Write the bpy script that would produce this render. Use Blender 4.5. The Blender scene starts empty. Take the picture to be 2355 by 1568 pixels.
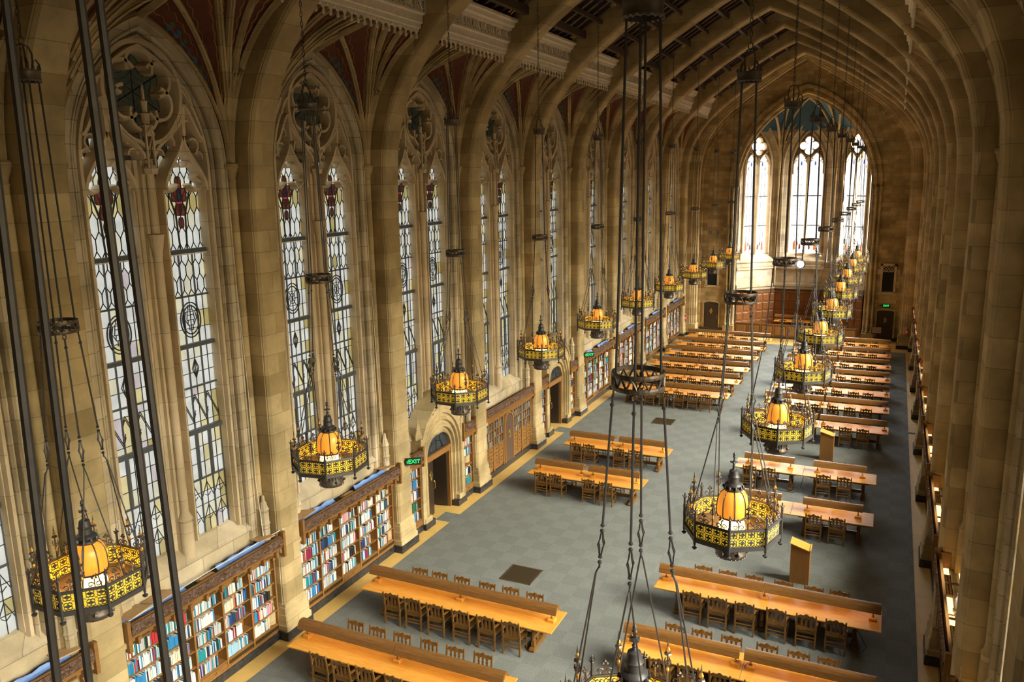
import bpy, bmesh, math, random
from math import sin, cos, pi, radians as rad, acos, atan2, hypot
from mathutils import Vector, Matrix
S = bpy.context.scene
COL = S.collection
AX = -6.25            # axis of the nave (x)
BAY = 5.6
C1 = 12.79            # centre of the first fully seen window bay

# ------------------------------------------------------------------ helpers
class MB:
    def __init__(s, M=None): s.v = []; s.f = []; s.m = []; s.M = M or Matrix(); s.mi = 0
    def add(s, vs, fs, mi=None):
        o = len(s.v); M = s.M
        s.v += [tuple(M @ Vector(p)) for p in vs]
        s.f += [tuple(o + i for i in f) for f in fs]
        s.m += [s.mi if mi is None else mi] * len(fs)
    def box(s, x0, x1, y0, y1, z0, z1, mi=None):
        s.add([(x0,y0,z0),(x1,y0,z0),(x1,y1,z0),(x0,y1,z0),(x0,y0,z1),(x1,y0,z1),(x1,y1,z1),(x0,y1,z1)],
              [(0,3,2,1),(4,5,6,7),(0,1,5,4),(1,2,6,5),(2,3,7,6),(3,0,4,7)], mi)
    def cbox(s, x0, x1, y0, y1, z0, z1, c=.01, mi=None):   # box with chamfered vertical and top edges
        r = [(x0+c,y0),(x1-c,y0),(x1,y0+c),(x1,y1-c),(x1-c,y1),(x0+c,y1),(x0,y1-c),(x0,y0+c)]
        q = [(x0+2*c,y0+c),(x1-2*c,y0+c),(x1-c,y0+2*c),(x1-c,y1-2*c),(x1-2*c,y1-c),(x0+2*c,y1-c),(x0+c,y1-2*c),(x0+c,y0+2*c)]
        s.loft([[(a,b,z0) for a,b in r],[(a,b,z1-c) for a,b in r],[(a,b,z1) for a,b in q]], True, True, mi)
    def quad(s, *p, mi=None): s.add(p, [tuple(range(len(p)))], mi)
    def loft(s, rings, closed=True, caps=False, mi=None):
        n = len(rings[0]); vs = [p for r in rings for p in r]; fs = []
        for k in range(len(rings)-1):
            for i in range(n if closed else n-1):
                j = (i+1) % n
                fs.append((k*n+i, k*n+j, (k+1)*n+j, (k+1)*n+i))
        if caps: fs += [tuple(range(n-1,-1,-1)), tuple((len(rings)-1)*n+i for i in range(n))]
        s.add(vs, fs, mi)
    def lathe(s, prof, c=(0,0,0), n=16, mi=None, a0=0., sq=1.):
        s.loft([[(c[0]+r*cos(a0+2*pi*i/n), c[1]+r*sin(a0+2*pi*i/n)*sq, c[2]+z) for i in range(n)] for r, z in prof], True, True, mi)
    def tube(s, pts, r, n=6, mi=None, closed=False):
        pts = [Vector(p) for p in pts]; rings = []; N = len(pts)
        for i, p in enumerate(pts):
            if closed: d = pts[(i+1)%N]-pts[i-1]
            else: d = pts[min(i+1,N-1)]-pts[max(i-1,0)]
            d.normalize()
            a = Vector((0,0,1)) if abs(d.z) < .9 else Vector((1,0,0))
            u = d.cross(a).normalized(); w = d.cross(u)
            rr = r[i] if isinstance(r, (list,tuple)) else r
            rings.append([tuple(p+u*rr*cos(2*pi*k/n)+w*rr*sin(2*pi*k/n)) for k in range(n)])
        if closed: rings.append(rings[0])
        s.loft(rings, True, not closed, mi)
    def prism(s, pts, x0, x1, axis='x', mi=None):         # outline pts extruded along an axis
        if axis == 'x': A = [(x0,a,b) for a,b in pts]; B = [(x1,a,b) for a,b in pts]
        elif axis == 'y': A = [(a,x0,b) for a,b in pts]; B = [(a,x1,b) for a,b in pts]
        else: A = [(a,b,x0) for a,b in pts]; B = [(a,b,x1) for a,b in pts]
        s.loft([A,B], True, True, mi)
    def stroke(s, pts, w, y0, y1, wb=None, mi=None, closed=False, k=1.):   # stone bar following (x,z) points, front at y0 back at y1
        wb = wb or w; N = len(pts); rings = []
        for i in range(N):
            if closed: a = pts[i-1]; b = pts[(i+1)%N]
            else: a = pts[max(i-1,0)]; b = pts[min(i+1,N-1)]
            dx, dz = b[0]-a[0], b[1]-a[1]; L = hypot(dx,dz) or 1; nx, nz = -dz/L, dx/L; x, z = pts[i]
            ym = y0+(y1-y0)*.35
            rings.append([(x-nx*w*.28,y0,z-nz*w*.28),(x+nx*w*.28,y0,z+nz*w*.28),(x+nx*w*.5,ym,z+nz*w*.5),(x+nx*wb*.5,y1,z+nz*wb*.5),
                          (x-nx*wb*.5,y1,z-nz*wb*.5),(x-nx*w*.5,ym,z-nz*w*.5)])
        if closed: rings.append(rings[0])
        s.loft(rings, True, not closed, mi)
    def build(s, name, mats, parent=None, smooth=False, kind=None):
        me = bpy.data.meshes.new(name); me.from_pydata(s.v, [], s.f)
        if not isinstance(mats, (list,tuple)): mats = [mats]
        for m in mats: me.materials.append(m)
        if len(mats) > 1: me.polygons.foreach_set('material_index', s.m)
        bm = bmesh.new(); bm.from_mesh(me); bmesh.ops.recalc_face_normals(bm, faces=bm.faces); bm.to_mesh(me); bm.free()
        if smooth: me.shade_smooth() if hasattr(me,'shade_smooth') else me.polygons.foreach_set('use_smooth',[True]*len(me.polygons))
        if smooth:
            try: me.set_sharp_from_angle(angle=rad(38))
            except Exception: pass
        o = bpy.data.objects.new(name, me); COL.objects.link(o)
        if parent: o.parent = parent
        if kind: o['kind'] = kind
        return o
def empty(name, loc=(0,0,0), rz=0.):
    o = bpy.data.objects.new(name, None); COL.objects.link(o); o.location = loc; o.rotation_euler = (0,0,rz); o.empty_display_size = .1
    return o
def tag(o, label=None, cat=None, group=None, kind=None):
    if label: o['label'] = label
    if cat: o['category'] = cat
    if group: o['group'] = group
    if kind: o['kind'] = kind
    return o
def kids(o): return KIDS.get(o.as_pointer(), [])
KIDS = {}
def freeze(o):        # remember the children of a prototype
    L = [c for c in bpy.data.objects if c.parent == o]; KIDS[o.as_pointer()] = L
    for c in L: freeze(c)
def copy_tree(o, parent=None):
    c = o.copy(); COL.objects.link(c)
    if parent: c.parent = parent
    for k in kids(o): copy_tree(k, c)
    return c
def place(proto, used, loc, rz=0.):
    o = copy_tree(proto) if used[0] else proto
    used[0] = True; o.location = loc; o.rotation_euler = (0,0,rz); return o
def wallM(s, C):      # local (t along wall, u away from the axis, z) -> world; s=-1 left wall, +1 right wall
    return Matrix.Translation((AX, C, 0)) @ Matrix.Rotation(rad(90 if s < 0 else -90), 4, 'Z')
def arch(a, h, z0, n=14, zb=None):   # pointed arch outline from left to right
    R = (a*a+h*h)/(2*a); tm = acos(max(-1,(R-a)/R)); L = []
    for i in range(n+1):
        t = tm*i/n; L.append((-(a-R+R*cos(t)), z0+R*sin(t)))
    L += [(-x,z) for x,z in reversed(L[:-1])]
    if zb is not None: L = [(-a,zb)]+L+[(a,zb)]
    return L

# ------------------------------------------------------------------ materials
def nt(name):
    m = bpy.data.materials.new(name); m.use_nodes = True; t = m.node_tree
    return m, t, t.nodes['Principled BSDF'], t.nodes, t.links
def mat(name, col, rough=.6, metal=0., emit=None, es=0., noise=0., nscale=8., bump=0., spec=.5, coat=0.):
    m, t, b, N, L = nt(name); c = (*col, 1)
    b.inputs['Base Color'].default_value = c; b.inputs['Roughness'].default_value = rough; b.inputs['Metallic'].default_value = metal
    b.inputs['Specular IOR Level'].default_value = spec
    if coat: b.inputs['Coat Weight'].default_value = coat; b.inputs['Coat Roughness'].default_value = .25
    if emit: b.inputs['Emission Color'].default_value = (*emit,1); b.inputs['Emission Strength'].default_value = es
    if noise or bump:
        tc = N.new('ShaderNodeTexCoord'); n = N.new('ShaderNodeTexNoise'); n.inputs['Scale'].default_value = nscale; n.inputs['Detail'].default_value = 4
        L.new(tc.outputs['Object'], n.inputs['Vector'])
        if noise:
            mx = N.new('ShaderNodeMix'); mx.data_type = 'RGBA'
            mx.inputs[6].default_value = (*[x*(1-noise) for x in col],1); mx.inputs[7].default_value = (*[min(1,x*(1+noise)) for x in col],1)
            L.new(n.outputs['Fac'], mx.inputs[0]); L.new(mx.outputs[2], b.inputs['Base Color'])
        if bump:
            bp = N.new('ShaderNodeBump'); bp.inputs['Strength'].default_value = bump; bp.inputs['Distance'].default_value = .02
            L.new(n.outputs['Fac'], bp.inputs['Height']); L.new(bp.outputs['Normal'], b.inputs['Normal'])
    return m
def stone_mat(name, c1, c2, bw=.95, bh=.42, mort=.012, stain=.35, rough=.85):
    """ashlar: courses laid on world x+y / z, tone differs stone by stone, cloudy stains"""
    m, t, b, N, L = nt(name)
    g = N.new('ShaderNodeNewGeometry'); sp = N.new('ShaderNodeSeparateXYZ'); L.new(g.outputs['Position'], sp.inputs[0])
    ad = N.new('ShaderNodeMath'); L.new(sp.outputs[0], ad.inputs[0]); L.new(sp.outputs[1], ad.inputs[1])
    cb = N.new('ShaderNodeCombineXYZ'); L.new(ad.outputs[0], cb.inputs[0]); L.new(sp.outputs[2], cb.inputs[1])
    br = N.new('ShaderNodeTexBrick'); L.new(cb.outputs[0], br.inputs['Vector'])
    br.inputs['Scale'].default_value = 1; br.inputs['Brick Width'].default_value = bw; br.inputs['Row Height'].default_value = bh
    br.inputs['Mortar Size'].default_value = mort; br.inputs['Mortar Smooth'].default_value = .2
    br.inputs['Color1'].default_value = (*c1,1); br.inputs['Color2'].default_value = (*c2,1)
    br.inputs['Mortar'].default_value = (*[x*.55 for x in c1],1)
    n = N.new('ShaderNodeTexNoise'); n.inputs['Scale'].default_value = .9; n.inputs['Detail'].default_value = 6; n.inputs['Roughness'].default_value = .6
    L.new(g.outputs['Position'], n.inputs['Vector'])
    rp = N.new('ShaderNodeMapRange'); rp.inputs[1].default_value = .35; rp.inputs[2].default_value = .68; rp.inputs[3].default_value = 1-stain; rp.inputs[4].default_value = 1.12
    L.new(n.outputs['Fac'], rp.inputs[0])
    mx = N.new('ShaderNodeMix'); mx.data_type = 'RGBA'; mx.blend_type = 'MULTIPLY'; mx.inputs[0].default_value = 1
    L.new(br.outputs['Color'], mx.inputs[6]); L.new(rp.outputs[0], mx.inputs[7]); L.new(mx.outputs[2], b.inputs['Base Color'])
    n2 = N.new('ShaderNodeTexNoise'); n2.inputs['Scale'].default_value = 22; n2.inputs['Detail'].default_value = 3; L.new(g.outputs['Position'], n2.inputs['Vector'])
    bp = N.new('ShaderNodeBump'); bp.inputs['Strength'].default_value = .25; bp.inputs['Distance'].default_value = .02
    L.new(n2.outputs['Fac'], bp.inputs['Height']); L.new(bp.outputs['Normal'], b.inputs['Normal'])
    b.inputs['Roughness'].default_value = rough; b.inputs['Specular IOR Level'].default_value = .25
    return m
def wood_mat(name, c1, c2, rough=.4, scale=3., axis=0, coat=0.):
    m, t, b, N, L = nt(name)
    tc = N.new('ShaderNodeTexCoord'); mp = N.new('ShaderNodeMapping'); L.new(tc.outputs['Object'], mp.inputs[0])
    sc = [14,14,14]; sc[axis] = 1.2; mp.inputs['Scale'].default_value = sc
    n = N.new('ShaderNodeTexNoise'); n.inputs['Scale'].default_value = scale; n.inputs['Detail'].default_value = 5; n.inputs['Distortion'].default_value = .6
    L.new(mp.outputs[0], n.inputs['Vector'])
    mx = N.new('ShaderNodeMix'); mx.data_type = 'RGBA'; mx.inputs[6].default_value = (*c1,1); mx.inputs[7].default_value = (*c2,1)
    r = N.new('ShaderNodeMapRange'); r.inputs[1].default_value = .3; r.inputs[2].default_value = .7; L.new(n.outputs['Fac'], r.inputs[0])
    L.new(r.outputs[0], mx.inputs[0]); L.new(mx.outputs[2], b.inputs['Base Color'])
    b.inputs['Roughness'].default_value = rough; b.inputs['Specular IOR Level'].default_value = .3
    if coat: b.inputs['Coat Weight'].default_value = coat; b.inputs['Coat Roughness'].default_value = .3
    return m
def glass_mat(name, col, milk=.25):
    """leaded art glass: tinted see-through plus a milky scattering share"""
    m, t, b, N, L = nt(name); N.remove(b); out = N['Material Output']
    tr = N.new('ShaderNodeBsdfTransparent'); tr.inputs[0].default_value = (*col,1)
    g = N.new('ShaderNodeNewGeometry'); n = N.new('ShaderNodeTexNoise'); n.inputs['Scale'].default_value = 3.5; n.inputs['Detail'].default_value = 3
    L.new(g.outputs['Position'], n.inputs['Vector'])
    r = N.new('ShaderNodeMapRange'); r.inputs[1].default_value = .3; r.inputs[2].default_value = .7; r.inputs[3].default_value = .78; r.inputs[4].default_value = 1.08
    L.new(n.outputs['Fac'], r.inputs[0])
    mu = N.new('ShaderNodeMix'); mu.data_type = 'RGBA'; mu.blend_type = 'MULTIPLY'; mu.inputs[0].default_value = 1; mu.inputs[6].default_value = (*col,1)
    L.new(r.outputs[0], mu.inputs[7]); L.new(mu.outputs[2], tr.inputs[0])
    d = N.new('ShaderNodeBsdfPrincipled'); d.inputs['Base Color'].default_value = (*[.3+.5*x for x in col],1); d.inputs['Roughness'].default_value = .3
    mx = N.new('ShaderNodeMixShader'); mx.inputs[0].default_value = milk
    L.new(tr.outputs[0], mx.inputs[1]); L.new(d.outputs[0], mx.inputs[2]); L.new(mx.outputs[0], out.inputs[0])
    return m

STONE = stone_mat('ashlar_stone', (.65,.545,.39), (.48,.385,.24), 1.0, .46)
STONE_P = stone_mat('pier_stone', (.57,.44,.24), (.40,.29,.14), 3.2, .52, .008)
STONE_T = stone_mat('tracery_stone', (.66,.53,.36), (.56,.44,.28), 2.0, .8, .007, .2)
STONE_E = stone_mat('end_wall_stone', (.66,.50,.27), (.40,.29,.135), .8, .30, .008, .4)
CORN = mat('cornice_plaster', (.80,.70,.54), .8, noise=.18, nscale=6, bump=.3)
MARBLE = mat('black_marble', (.035,.035,.04), .25, noise=.9, nscale=9)
OAK = wood_mat('golden_oak_shelving', (.22,.10,.028), (.34,.175,.055), .45, 3, 2)
OAKX = wood_mat('oak_rail', (.19,.09,.025), (.29,.145,.045), .45, 3, 0)
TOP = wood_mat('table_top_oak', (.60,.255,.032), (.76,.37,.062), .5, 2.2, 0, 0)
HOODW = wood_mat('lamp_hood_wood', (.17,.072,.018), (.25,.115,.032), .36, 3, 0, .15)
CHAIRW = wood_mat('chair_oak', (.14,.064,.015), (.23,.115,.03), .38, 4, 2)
CARVE = mat('carved_dark_oak', (.10,.05,.028), .55, noise=.5, nscale=30)
DOORW = mat('dark_door_wood', (.035,.022,.014), .4, noise=.3, nscale=4)
PANELW = wood_mat('wainscot_oak', (.16,.06,.018), (.24,.10,.03), .45, 3, 2)
IRON = mat('wrought_iron', (.062,.058,.060), .45, .35, noise=.3, nscale=20)
IRONB = mat('bronze_iron', (.115,.090,.072), .42, .45, noise=.35, nscale=14)
GOLD = mat('gilt_metal', (.75,.45,.10), .35, .8)
LEAD = mat('lead_came', (.03,.034,.042), .5, .3)
BARM = mat('window_steel_bar', (.10,.11,.125), .5, .4)
AMBER = mat('amber_lamp_glass', (.85,.36,.05), .35, emit=(1,.34,.035), es=.42, noise=.08, nscale=3)
BOWL = mat('lit_bowl_glass', (1,.75,.3), .3, emit=(1,.62,.14), es=9)
MICA = mat('gold_mica_panel', (.72,.50,.05), .4, emit=(1,.62,.03), es=.20, noise=.25, nscale=9)
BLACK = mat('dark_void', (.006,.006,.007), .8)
PLY = mat('plywood_board', (.55,.36,.19), .75, noise=.2, nscale=14)
SHEET = mat('painted_blue_reflection', (.20,.34,.82), .35, noise=.45, nscale=2.2)  # bright blue reflection off the foil is put into the base colour
WHITE = mat('white_plastic', (.8,.8,.8), .5)
CORD = mat('black_cord', (.02,.02,.02), .5)
RED = mat('red_enamel', (.55,.03,.02), .35)
GREEN = mat('green_sign_light', (.0,.5,.1), .4, emit=(.02,1,.18), es=1.0)
TUBE = mat('warm_tube_light', (1,.9,.7), .4, emit=(1,.62,.22), es=2.2)
GRILLE = mat('vent_bronze', (.13,.085,.035), .45, .5)
MAROON = mat('painted_maroon_web', (.115,.028,.014), .8, noise=.35, nscale=5)
GLW = glass_mat('milk_white_glass', (.47,.485,.46)); GLC = glass_mat('cream_glass', (.47,.455,.345)); GLY = glass_mat('yellow_glass', (.45,.395,.20))
GLA = glass_mat('olive_amber_glass', (.29,.24,.09)); GLL = glass_mat('lilac_glass', (.38,.345,.36)); GLR = glass_mat('ruby_glass', (.20,.02,.03), .2)
GLB = glass_mat('blue_glass', (.02,.10,.50), .2); GLD = glass_mat('dark_tracery_glass', (.009,.008,.004), .0)
GLE = glass_mat('clear_bright_glass', (.95,.95,.95), .1); GLO = glass_mat('orange_glass', (.9,.25,.03), .2)
GM = [GLW, GLC, GLY, GLA, GLL, GLR, GLB]

def floor_mats():
    m, t, b, N, L = nt('carpet_tiles')
    g = N.new('ShaderNodeNewGeometry'); ch = N.new('ShaderNodeTexChecker'); ch.inputs['Scale'].default_value = 1/.6
    L.new(g.outputs['Position'], ch.inputs['Vector'])
    mp = N.new('ShaderNodeMapping'); mp.inputs['Scale'].default_value = (1,1,0); mp.inputs['Location'].default_value=(.05,.1,.3); L.new(g.outputs['Position'], mp.inputs[0]); L.new(mp.outputs[0], ch.inputs['Vector'])
    ch.inputs['Color1'].default_value = (.185,.193,.183,1); ch.inputs['Color2'].default_value = (.205,.213,.202,1)
    n = N.new('ShaderNodeTexNoise'); n.inputs['Scale'].default_value = 35; n.inputs['Detail'].default_value = 6; n.inputs['Roughness'].default_value = .8; L.new(g.outputs['Position'], n.inputs['Vector'])
    r = N.new('ShaderNodeMapRange'); r.inputs[1].default_value = .3; r.inputs[2].default_value = .7; r.inputs[3].default_value = .6; r.inputs[4].default_value = 1.4; L.new(n.outputs['Fac'], r.inputs[0])
    mx = N.new('ShaderNodeMix'); mx.data_type = 'RGBA'; mx.blend_type = 'MULTIPLY'; mx.inputs[0].default_value = 1
    L.new(ch.outputs['Color'], mx.inputs[6]); L.new(r.outputs[0], mx.inputs[7]); L.new(mx.outputs[2], b.inputs['Base Color'])
    b.inputs['Roughness'].default_value = .95; b.inputs['Specular IOR Level'].default_value = .1
    return m
CARPET = floor_mats()
CORK = mat('tan_border_floor', (.80,.52,.16), .38, noise=.16, nscale=2.5)

def ceil_mat():
    m, t, b, N, L = nt('painted_timber_ceiling')
    g = N.new('ShaderNodeNewGeometry'); v = N.new('ShaderNodeTexVoronoi'); v.inputs['Scale'].default_value = 6; L.new(g.outputs['Position'], v.inputs['Vector'])
    cr = N.new('ShaderNodeValToRGB'); e = cr.color_ramp; e.elements[0].color = (.03,.09,.16,1); e.elements[0].position = .15; e.elements[1].color = (.06,.032,.02,1); e.elements[1].position = .32
    L.new(v.outputs['Distance'], cr.inputs[0]); L.new(cr.outputs[0], b.inputs['Base Color']); b.inputs['Roughness'].default_value = .7
    return m
CEIL = ceil_mat()
BEAM = mat('dark_ceiling_beam', (.075,.045,.030), .6, noise=.4, nscale=6)
BLUEC = mat('blue_painted_vault', (.03,.09,.17), .7, noise=.3, nscale=5)

# ------------------------------------------------------------------ window (local: x along wall, y = depth from the axis, z up)
ZS = 12.5
def ogee_w(z, z0=11.95, z1=13.2, w=.60):
    if z <= z0: return w
    if z >= z1: return 0
    return w*(cos(pi*(z-z0)/(z1-z0))+1)/2
def hexes(x0, x1, z0, z1, w=.2, h=.36, tip=.16):
    """elongated hexagon panes clipped to a rectangle -> list of outlines"""
    out = []; row = 0; z = z0-h; pitch = h+tip
    while z < z1+h:
        off = 0 if row % 2 == 0 else w/2
        x = x0-w+off
        while x < x1+w:
            P = [(x+w/2,z-tip),(x+w,z),(x+w,z+h),(x+w/2,z+h+tip),(x,z+h),(x,z)]
            P = [(min(max(a,x0),x1),min(max(b,z0),z1)) for a,b in P]
            xs = [p[0] for p in P]; zs = [p[1] for p in P]
            if max(xs)-min(xs) > .02 and max(zs)-min(zs) > .02: out.append(P)
            x += w
        z += pitch; row += 1
    return out
def build_window(seed, emblem):
    rnd = random.Random(seed)
    W = empty('window_1')
    TC = .99
    lead = MB(); bars = MB(); yg = 8.72
    def ld(a, b, w=.007):
        dx, dz = b[0]-a[0], b[1]-a[1]; L = hypot(dx,dz)
        if L < .01: return
        nx, nz = -dz/L*w, dx/L*w
        P = [(a[0]+nx,a[1]+nz),(b[0]+nx,b[1]+nz),(b[0]-nx,b[1]-nz),(a[0]-nx,a[1]-nz)]
        vs = [(p[0],yg-.014,p[1]) for p in P]+[(p[0],yg+.006,p[1]) for p in P]
        lead.add(vs, [(0,1,2,3),(0,4,5,1),(2,6,7,3)])
    for s in (-1,1):
        g = MB(); x0, x1 = s*TC-.61, s*TC+.61
        def pane(P, mi): g.add([(a,yg,b) for a,b in P], [tuple(range(len(P)))], mi)
        def colour():
            r = rnd.random()
            return 0 if r < .66 else 1 if r < .86 else 2 if r < .93 else 3 if r < .95 else 4
        def grid(zs, xs=6, skip=None):
            for k in range(len(zs)-1):
                for i in range(xs):
                    a, b = x0+1.22*i/xs, x0+1.22*(i+1)/xs
                    c = colour()
                    if i == xs-1 and rnd.random() < .3: c = 3
                    pane([(a,zs[k]),(b,zs[k]),(b,zs[k+1]),(a,zs[k+1])], c)
                    ld((a,zs[k]),(a,zs[k+1]))
                ld((x0,zs[k]),(x1,zs[k]))
        grid([3.60,4.0,4.32,4.64,5.0,5.4,5.8,6.22]); grid([6.22,6.42]); grid([6.42,7.1],6); grid([7.1,7.31,7.65,8.0,8.32]); grid([8.32,8.72,9.12,9.49])
        # gable lines at the foot
        for zb in (3.85,4.45):
            for k in range(3):
                c = x0+.2+k*.41; ld((c-.2,zb),(c,zb+.42)); ld((c+.2,zb),(c,zb+.42)); ld((c-.1,zb+.12),(c,zb+.04)); ld((c+.1,zb+.12),(c,zb+.04))
        # sheaf of zigzags
        for k in range(3):
            c = x0+.1+k*.4
            for q in (0,.07):
                ld((c,7.12-q),(c+.3,6.5-q)); ld((c+.3,6.5-q),(c+.38,6.72-q)); ld((c,7.12-q),(c-.1,6.9-q))
        # round medallion
        for rx, rz in ((.30,.42),(.24,.34)):
            for k in range(24):
                a, b = 2*pi*k/24, 2*pi*(k+1)/24
                ld((s*TC+rx*cos(a),8.92+rz*sin(a)),(s*TC+rx*cos(b),8.92+rz*sin(b)),.014)
        if emblem == 0:
            for k in range(5):
                z = 8.68+k*.12; w = (.06,.1,.12,.1,.06)[k]; ld((s*TC-w,z),(s*TC+w,z)); ld((s*TC-w,z),(s*TC-w*.8,z+.12)); ld((s*TC+w,z),(s*TC+w*.8,z+.12))
            for q in (-1,1): ld((s*TC+q*.08,8.8),(s*TC+q*.18,8.95)); ld((s*TC+q*.18,8.95),(s*TC+q*.14,9.12))
        else:
            for k in range(8):
                a = 2*pi*k/8; ld((s*TC,8.92),(s*TC+.2*cos(a),8.92+.28*sin(a)))
            for k in range(12):
                a, b = 2*pi*k/12, 2*pi*(k+1)/12; ld((s*TC+.11*cos(a),8.92+.15*sin(a)),(s*TC+.11*cos(b),8.92+.15*sin(b)))
        # small lozenge
        for q in (1,.55):
            P = [(s*TC,7.98),(s*TC+.1*q,7.74),(s*TC,7.5),(s*TC-.1*q,7.74)]
            for i in range(4): ld(P[i], P[(i+1)%4])
        for za, zb in ((9.49,10.56),(10.56,13.15)):
            for P in hexes(x0, x1, za, zb, .203, .20 if za < 10 else .24, .15 if za < 10 else .17):
                cz = sum(p[1] for p in P)/len(P); cx = sum(p[0] for p in P)/len(P)
                wz = ogee_w(cz)+.06
                if abs(cx-s*TC) > wz or cz > 13.12: continue
                lx, lz = abs(cx-s*TC), cz
                c = colour()
                if za > 10:
                    if lx < .07 and 11.0 < lz < 11.95: c = 5
                    elif lx < .07 and 11.95 <= lz < 12.3: c = 6 if lz < 12.2 else 1
                    elif lx < .16 and 10.95 < lz < 12.25: c = 5 if 11.55 < lz < 12.0 else 1
                    elif lx < .5 and 11.6 < lz < 12.0: c = 2 if lx < .35 else 3
                pane(P, c)
                for i in range(len(P)): ld(P[i], P[(i+1) % len(P)], .006)
        # the jewelled cross hung in the head
        for q in (-1,1):
            ld((s*TC+q*.42,12.25),(s*TC+q*.14,11.4),.02); ld((s*TC+q*.14,11.4),(s*TC+q*.10,10.6),.02)
        yg2 = yg-.02
        for cx, cz, w, h, mi in ((0,12.08,.085,.17,5),(-.13,11.84,.085,.15,5),(.13,11.84,.085,.15,5),(0,11.84,.06,.15,6),(-.06,11.5,.075,.13,5),(.07,11.5,.075,.13,5),(0,11.2,.07,.12,5)):
            X = s*TC+cx; P = [(X-w*.6,cz-h),(X+w*.6,cz-h),(X+w,cz-h*.5),(X+w,cz+h*.5),(X+w*.6,cz+h),(X-w*.6,cz+h),(X-w,cz+h*.5),(X-w,cz-h*.5)]
            g.add([(a,yg2,b) for a,b in P], [tuple(range(8))], mi)
            for i in range(8): ld(P[i], P[(i+1)%8], .01)
        g.build('glass_panel', GM, W)
        # steel bars
        for q in (1/3.,2/3.): bars.box(x0+1.22*q-.012, x0+1.22*q+.012, yg-.04, yg, 3.6, 10.56)
        for q in (1/3.,2/3.): bars.box(x0+1.22*q-.03, x0+1.22*q+.03, yg-.07, yg, 5.0, 6.22)
        bars.box(x0, x1, yg-.10, yg, 6.17, 6.28); bars.box(x0, x1, yg-.10, yg, 8.27, 8.37); bars.box(x0, x1, yg-.12, yg, 10.50, 10.60)
        for z in (5.0,7.31,9.49): bars.box(x0, x1, yg-.05, yg, z-.02, z+.02)
        for q in (x0,x1-.03): bars.box(q, q+.03, yg-.05, yg, 3.6, 12.2)
        d = MB(); d.box(x0, x1+.06, yg-.15, yg-.12, 10.475, 10.495); d.build('pale_ledge', WHITE, W)
    lead.build('leading', LEAD, W); bars.build('glazing_bars', BARM, W)
    # dark glass of the traceried head
    g = MB(); A = 1.62; H = 2.42; R = (A*A+H*H)/(2*A); st = .06
    nz = int((ZS+H-11.9)/st)
    for k in range(nz):
        z = 11.9+k*st
        for i in range(int(2*A/st)):
            x = -A+i*st; cx = x+st/2; cz = z+st/2
            lim = A if cz < ZS else (A-R+math.sqrt(max(0,R*R-(cz-ZS)**2)))
            if abs(cx) > lim+.04: continue
            if abs(abs(cx)-TC) < ogee_w(cz)-.0: continue
            g.quad((x,yg,z),(x+st,yg,z),(x+st,yg,z+st),(x,yg,z+st))
    g.build('tracery_glass', GLD, W)
    g = MB()
    for k in range(6):
        a = pi/2+k*pi/3; g.tube([(0,yg-.03,14.05),(.85*cos(a),yg-.03,14.05+.85*sin(a))], .016, 4)
        for q in (.25,.42,.6):
            b1 = a+.5; b2 = a-.5; p = (q*cos(a),yg-.02,14.05+q*sin(a))
            g.tube([(q*.72*cos(b1),yg-.02,14.05+q*.72*sin(b1)),p,(q*.72*cos(b2),yg-.02,14.05+q*.72*sin(b2))], .007, 3)
    g.build('foil_leading', LEAD, W)
    # stone tracery
    T = MB(); yf, yb = 8.36, 8.74
    T.stroke(arch(1.66,2.46,ZS,14,3.5), .12, yf+.03, yb, .10)
    for s in (-1,1):
        og = []
        for k in range(17):
            z = 11.2+(13.2-11.2)*k/16; og.append((ogee_w(z),z))
        L = [(s*TC-w,z) for w,z in og]; Rr = [(s*TC+w,z) for w,z in og]
        T.stroke([(s*TC-.62,3.6)]+L, .075, yf+.14, yb, .06); T.stroke([(s*TC+.62,3.6)]+Rr, .075, yf+.14, yb, .06)
        T.stroke(L[6:], .11, yf+.04, yb, .15); T.stroke(Rr[6:], .11, yf+.04, yb, .15)
        # cinquefoil cusps inside the lancet head
        for q in (-1,1):
            T.stroke([(s*TC+q*(.50-.13*sin(pi*k/6)), 12.05+.10+.22*k/6-.02) for k in range(7)], 0.068, yf+.14, yb, .07)
            T.stroke([(s*TC+q*(.55-.38*k/6), 12.08-.16*sin(pi*k/6)) for k in range(7)], 0.061, yf+.14, yb, .07)
            T.stroke([(s*TC+q*(.30-.22*k/5), 12.52+.08*sin(pi*k/5)-.05*k/5) for k in range(6)], 0.061, yf+.14, yb, .07)
        # outer ogee from arch side and mullion to the lancet apex, stem above it
        T.stroke([(s*TC,13.15),(s*(TC+.02),13.5),(s*(TC+.04),13.85)], 0.149, yf, yb, .2)
        c = []
        for k in range(11):
            q = k/10; c.append((s*(.12+.87*(3*q*q-2*q*q*q)), 12.62+ .98*q - .0))
        T.stroke(c, 0.121, yf, yb, .16)
        T.stroke([(s*(TC+.04+.55*q), 13.82-.75*(3*q*q-2*q**3)) for q in [k/8 for k in range(9)]], 0.121, yf, yb, .15)
        T.stroke([(s*(1.0+.30*q), 14.25-.42*q+.1*sin(pi*q)) for q in [k/6 for k in range(7)]], 0.108, yf, yb, .13)
        # soufflet cusps
        for cx, cz, r, a0, a1 in ((.62,12.98,.17,-20,200),(.80,13.28,.15,60,260),(1.32,12.95,.15,-60,140),(1.20,13.36,.13,30,220),(.34,12.72,.12,-10,180),(1.32,13.86,.10,20,200),(1.46,12.7,.11,-30,150)):
            T.stroke([(s*(cx+r*cos(rad(a0+(a1-a0)*k/8))), cz+r*sin(rad(a0+(a1-a0)*k/8))) for k in range(9)], 0.068, yf+.10, yb, .08)
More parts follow.
